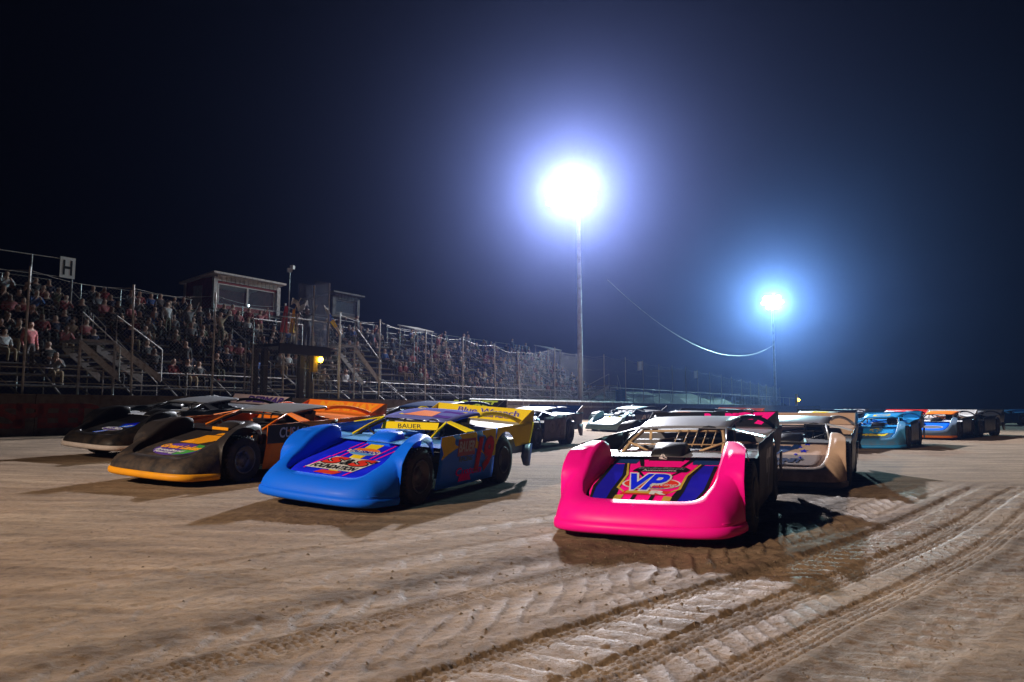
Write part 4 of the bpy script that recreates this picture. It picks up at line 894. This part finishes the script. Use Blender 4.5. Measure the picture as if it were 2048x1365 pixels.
# ------------------------------------------------------------------ lamp masts
def mast(label, base, top, rows, aim, ecol, e, group='lamp masts', off=0.0, lens_r=.24):
    d = (Vector(aim) - Vector(top)); az = math.atan2(d.y, d.x) + R(90)
    t = thing('lamp_mast', label, 'lamp mast', base, az, group)
    H = top[2] - base[2]
    obj('pole', MB().tube([(0, 0, -.3), (0, 0, H * .5), (0, 0, H + .6)], [.22, .17, .11], 12), worn('mast steel', (.5, .5, .5), (.35, .32, .3), 3, .5, .4), t)
    tilt = math.atan2(-d.z, math.hypot(d.x, d.y)); M = Matrix.Rotation(tilt, 3, 'X')
    EM = emit('lamp glow ' + label[:8], ecol, e)
    for r, (nl, dz) in enumerate(rows):
        w = .62 * nl; obj('cross_arm', MB().box((off, -.16, dz + H), (w + .1, .10, .10)), STEEL, t)
        for k in range(nl):
            c = Vector((off + .62 * (k - (nl - 1) / 2), -.34, H + dz))
            mb = MB(); P = [(.05, .22), (.16, .16), (.25, .02), (.27, -.10)]
            mb.lathe(P, (0, 0, 0), 'y', 16); mb.box((0, .27, 0), (.14, .22, .14))
            hd = obj('lamp_head', mb, worn('lamp housing', (.3, .3, .3), (.2, .2, .2), 5, .5, .6), t, c); hd.rotation_euler = (tilt, 0, 0)
            ln = MB(); n_ = 14; ln.add([(lens_r * math.cos(2 * math.pi * i / n_), -.085, lens_r * math.sin(2 * math.pi * i / n_)) for i in range(n_)], [tuple(range(n_))]); obj('lens', ln, EM, hd)
    return t
# near mast, stands behind the fence
def mast_at(px, Z, ylamp):
    r = ray(px, 817); x = r.x / r.y * Z; rl = ray(px, ylamp); z = CH + rl.z / rl.y * Z; return x, z
x1, z1 = mast_at(1161, 52.0, 388); x2, z2 = mast_at(1552, 104.0, 606)
mast('tall lamp mast with blazing white floodlights above the fence', (x1, 52.0, WZ), (x1, 52.0, z1), ((4, .75), (6, 0), (6, -.72)), (0, 9, 0), MAST1_C, LENS_E, off=-.55)
mast('far lamp mast with smaller blazing floodlights on the right', (x2, 104.0, WZ), (x2, 104.0, z2), ((4, .7), (5, 0), (3, -.7)), (14, 30, 0), MAST2_C, LENS_E)
# the mast that lights the noses, behind the camera on the left
KP = Vector((-27, -15, 20.0))
mast('lamp mast behind the camera that lights the cars from the front left', (KP.x, KP.y, 0.6), tuple(KP), ((4, .4), (4, -.4)), (1, 9, 0), KEY_C, 4.0)
def beam(P, aim, w, col, cone, blend, size):
    ld = bpy.data.lights.new('floodlight', 'SPOT'); ld.energy = w; ld.color = col; ld.spot_size = R(cone); ld.spot_blend = blend; ld.shadow_soft_size = size
    lo = bpy.data.objects.new('floodlight_beam', ld); COL.objects.link(lo); lo.location = P
    lo.rotation_euler = (Vector(aim) - Vector(P)).to_track_quat('-Z', 'Y').to_euler()
beam(KP + Vector((.5, .6, -.4)), (1.2, 7.4, 0), KEY_W, KEY_C, 45, 1.0, .35)
beam((x1 - .55, 51.3, z1), (13, 14, 0), MAST1_W, MAST1_C, 98, .45, .5)
beam((x1 + .6, 51.3, z1), (9.5, 42, 0), 34000, MAST1_C, 58, .6, .3)
beam((x2, 103.3, z2), (28, 40, 0), MAST2_W, MAST2_C, 120, .5, .5)
# cable from the far mast
p2 = Vector((x2, 104.0, CH + (ray(1552, 690).z / ray(1552, 690).y) * 104)); rr = ray(1215, 560); p1 = Vector((0, 0, CH)) + rr * (56 / rr.y)
P = [];
for i in range(25):
    q = i / 24; p = p1.lerp(p2, q); p.z -= 4.2 * 4 * q * (1 - q) * .85; P.append(p)
tag(obj('overhead_cable', MB().tube(P, .018, 5), STEEL), 'thin sagging cable strung to the far lamp mast', 'cable')

# ------------------------------------------------------------------ people
def person_mesh(kind):
    seat = kind.startswith('sit')
    J = {}; E = []
    def j(n, p, r): J[n] = (Vector(p), r)
    lean = {'sit_a': .0, 'sit_b': -.12, 'sit_c': .05, 'stand': 0, 'wave': 0, 'flagman': 0}[kind]
    j('pelvis', (0, 0, .10), .135); j('waist', (0, lean * .4, .27), .125); j('chest', (0, lean, .44), .145); j('neck', (0, lean * 1.1, .58), .055)
    j('jaw', (0, lean * 1.2 - .025, .65), .072); j('skull', (0, lean * 1.2 - .01, .745), .092); j('crown', (0, lean * 1.2, .80), .062); j('nose', (0, lean * 1.2 - .115, .70), .016)
    for s_, n in ((1, 'l'), (-1, 'r')):
        j('hip' + n, (s_ * .10, -.02, .06), .095)
        if seat: j('knee' + n, (s_ * (.12 if kind != 'sit_c' else .18), -.43, .09), .066); j('ankle' + n, (s_ * .12, -.40 - .05 * (s_ > 0), -.32), .045); j('toe' + n, (s_ * .13, -.54, -.37), .035)
        else: j('knee' + n, (s_ * .11, -.03, -.34), .07); j('ankle' + n, (s_ * .12, .02, -.74), .05); j('toe' + n, (s_ * .14, -.13, -.79), .036)
        j('shoulder' + n, (s_ * .19, lean, .49), .066)
        if kind in ('wave', 'flagman') and s_ > 0: j('elbow' + n, (s_ * .33, lean - .05, .68), .046); j('wrist' + n, (s_ * .40, lean - .10, .92), .033); j('hand' + n, (s_ * .42, lean - .12, 1.0), .036)
        elif kind == 'flagman': j('elbow' + n, (s_ * .36, lean - .1, .42), .046); j('wrist' + n, (s_ * .55, lean - .22, .50), .033); j('hand' + n, (s_ * .62, lean - .25, .52), .036)
        elif seat and kind != 'sit_b': j('elbow' + n, (s_ * .25, lean - .06, .26), .046); j('wrist' + n, (s_ * .10, -.26, .22), .034); j('hand' + n, (s_ * .05, -.33, .20), .036)
        elif seat: j('elbow' + n, (s_ * .24, lean - .16, .28), .046); j('wrist' + n, (s_ * .08, lean - .22, .46), .034); j('hand' + n, (s_ * .04, lean - .20, .55), .036)
        else: j('elbow' + n, (s_ * .25, lean + .02, .23), .046); j('wrist' + n, (s_ * .24, lean - .06, .0), .033); j('hand' + n, (s_ * .23, lean - .08, -.08), .036)
        E += [('pelvis', 'hip' + n, 1), ('hip' + n, 'knee' + n, 1), ('knee' + n, 'ankle' + n, 1), ('ankle' + n, 'toe' + n, 3), ('chest', 'shoulder' + n, 0), ('shoulder' + n, 'elbow' + n, 0), ('elbow' + n, 'wrist' + n, 0), ('wrist' + n, 'hand' + n, 2)]
    E += [('pelvis', 'waist', 0), ('waist', 'chest', 0), ('chest', 'neck', 0), ('neck', 'jaw', 2), ('jaw', 'skull', 2), ('skull', 'crown', 3), ('jaw', 'nose', 2)]
    N = list(J); me = bpy.data.meshes.new('p'); me.from_pydata([J[n][0] for n in N], [(N.index(a), N.index(b)) for a, b, _ in E], [])
    o = bpy.data.objects.new('p', me); COL.objects.link(o)
    sk = o.modifiers.new('s', 'SKIN'); sk.use_smooth_shade = True
    for i, n in enumerate(N):
        d = me.skin_vertices[0].data[i]; d.radius = (J[n][1], J[n][1]); d.use_root = (n == 'pelvis')
    sub = o.modifiers.new('d', 'SUBSURF'); sub.levels = 1; sub.render_levels = 1
    dg = bpy.context.evaluated_depsgraph_get(); m2 = bpy.data.meshes.new_from_object(o.evaluated_get(dg))
    bpy.data.objects.remove(o); m2.name = 'person'
    segs = [(J[a][0], J[b][0], k) for a, b, k in E]; hc = J['skull'][0]
    idx = []
    for p in m2.polygons:
        c = p.center; best = (9, 0)
        for a, b, k in segs:
            ab = b - a; q = max(0, min(1, (c - a).dot(ab) / max(ab.length_squared, 1e-9))); dd = (c - (a + ab * q)).length - .04 * (k == 2)
            if dd < best[0]: best = (dd, k)
        k = best[1]
        if c.z > .62 and (c - hc).length < .2 and (c.y > hc.y - .01 or c.z > hc.z + .03): k = 3
        idx.append(k)
    while len(m2.materials) < 4: m2.materials.append(None)
    m2.polygons.foreach_set('material_index', idx); return m2
PM = {k: person_mesh(k) for k in ('sit_a', 'sit_b', 'sit_c', 'stand', 'wave', 'flagman')}
SKIN = [plain('skin %d' % i, c, .6) for i, c in enumerate(((.50, .30, .22), (.42, .24, .17), (.55, .36, .28), (.25, .14, .09)))]
HAIR = [plain('hair %d' % i, c, .7) for i, c in enumerate(((.02, .015, .012), (.08, .045, .025), (.22, .15, .08), (.25, .25, .26), (.35, .05, .04), (.45, .45, .47)))]
TOPS = {'black': (.012, .012, .014), 'navy': (.015, .02, .06), 'dark grey': (.05, .05, .055), 'grey': (.18, .18, .19), 'dull red': (.25, .03, .03), 'pink': (.50, .16, .17), 'white': (.60, .60, .62), 'olive': (.08, .08, .04), 'blue': (.05, .12, .35), 'orange': (.5, .14, .03), 'tan': (.35, .26, .16)}
TW = ['black'] * 6 + ['navy'] * 5 + ['dark grey'] * 5 + ['grey'] * 4 + ['dull red'] * 2 + ['pink', 'white', 'white', 'olive', 'olive', 'blue', 'tan']
TM = {k: worn('cloth ' + k, c, tuple(x * .6 for x in c), 12, .9) for k, c in TOPS.items()}
TROU = [TM['navy'], TM['black'], TM['dark grey'], TM['tan'], TM['olive']]
ORD = ['first', 'second', 'third', 'fourth', 'fifth', 'sixth', 'seventh', 'eighth', 'ninth', 'tenth', 'eleventh', 'twelfth', 'thirteenth', 'fourteenth', 'fifteenth']
def person(kind, P, rz, top, label, group='spectators on the bleachers', sc=1.0, skin=None, trou=None):
    o = obj('person', PM[kind], [TM[top], trou or random.choice(TROU), skin or random.choice(SKIN), random.choice(HAIR)], None, P, (0, 0, rz))
    o.scale = (sc, sc, sc); return tag(o, label, 'person', group)
secn = ['left-edge', 'stairs', 'third', 'flag-stand', 'fifth', 'second-stairs', 'seventh', 'far right']
cnt = 0; REST = []
for k in range(NSEC):
    for r in range(NROW):
        if k in (0, 1): dens = 0 if r < 2 else (.22 if r < 5 else .72)
        elif k in (2, 3): dens = 0 if r < 2 else .45 if r < 5 else .62
        elif k == 4: dens = 0 if r < 3 else .42
        else: dens = 0 if r < 2 else .50
        seat = 0
        for q in range(10):
            if random.random() > dens: continue
            s_ = SEC[k] + .35 + .53 * q + random.uniform(-.06, .06); top = random.choice(TW)
            if k >= 4 and top == 'white': top = 'grey'
            kind = random.choice(('sit_a', 'sit_b', 'sit_c', 'sit_a')); stand = random.random() < (.10 if r > 6 else .03)
            if stand: kind = random.choice(('stand', 'stand', 'wave'))
            P = along(s_, row_b(r) + (.12 if not stand else -.22), row_z(r) + (.005 if not stand else .43)); sc = random.uniform(.93, 1.05)
            if stand: P.z = row_z(r) - .40 + .825 * sc
            if 1024 + FPX * P.x / P.y < -12: continue
            if cnt >= 292: REST.append((kind, P, AZ, sc)); continue
            seat += 1; cnt += 1
            person(kind, P, AZ + R(random.uniform(-14, 14)), top, 'person in %s top %s, %s row up, %s from left, %s bleacher' % (top, {'stand': 'standing', 'wave': 'waving'}.get(kind, 'sitting'), ORD[r], ORD[seat - 1], secn[k]), sc=sc)
# the dark far end of the crowd, past the three hundred nearest people
vs, fs, ms, o_ = [], [], [], 0
for kind, P, a_, sc in REST:
    me = PM[kind]; co = np.empty(len(me.vertices) * 3); me.vertices.foreach_get('co', co); co = co.reshape(-1, 3) * sc; c_, s_ = math.cos(a_), math.sin(a_)
    vs.append(np.stack([co[:, 0] * c_ - co[:, 1] * s_ + P.x, co[:, 0] * s_ + co[:, 1] * c_ + P.y, co[:, 2] + P.z], -1)); mi = [0, 1, 2, 3]; mi[0] = random.choice((0, 0, 1, 4, 5))
    for p_ in me.polygons: fs.append(tuple(i + o_ for i in p_.vertices)); ms.append(mi[p_.material_index])
    o_ += len(co)
if REST:
    me = bpy.data.meshes.new('distant_crowd'); me.from_pydata(np.concatenate(vs).tolist(), [], fs)
    for m in (TM['dark grey'], TM['navy'], SKIN[0], HAIR[0], TM['dull red'], TM['black']): me.materials.append(m)
    me.polygons.foreach_set('material_index', ms); me.polygons.foreach_set('use_smooth', [True] * len(fs))
    o = bpy.data.objects.new('distant_crowd', me); COL.objects.link(o); tag(o, 'dark mass of spectators on the far end of the bleachers', 'crowd', kind='stuff')
# the few people one can pick out
p = on_stand(58, 690, 1.75); person('stand', Vector((p.x, p.y, stand_z(58, 727, 1.75) + .50)), AZ + .3, 'pink', 'person in pink top standing low by the leftmost fence post', 'people standing in the stand', 1.0)
p = on_stand(440, 655, 5.2); person('wave', Vector((p.x, p.y, stand_z(440, 660, 5.2))), AZ, 'tan', 'person in tan top raising one arm left of flag stand', 'people standing in the stand', 1.0)
a = (on_stand(612, 690, .15)); person('flagman', Vector((a.x, a.y, WZ + zd + .825)), AZ, 'black', 'flagman in black shirt with raised arm in the flag stand', 'officials', 1.0)

# ------------------------------------------------------------------ haze: dusty night air round everything, blue tint standing in for lamp bloom
hz = MB().box((40, 170, 14.5), (900, 700, 35))
hm = bpy.data.materials.new('dusty air'); hm.use_nodes = True; n = hm.node_tree.nodes; n.remove(n['Principled BSDF'])
pv = n.new('ShaderNodeVolumePrincipled'); pv.inputs['Color'].default_value = (*HAZE_C, 1); pv.inputs['Density'].default_value = HAZE_D; pv.inputs['Anisotropy'].default_value = HAZE_G
hm.node_tree.links.new(pv.outputs[0], n['Material Output'].inputs['Volume'])
tag(obj('haze', hz, hm), 'thin dusty night air tinted blue for the glow around the lamps', 'haze', kind='stuff')
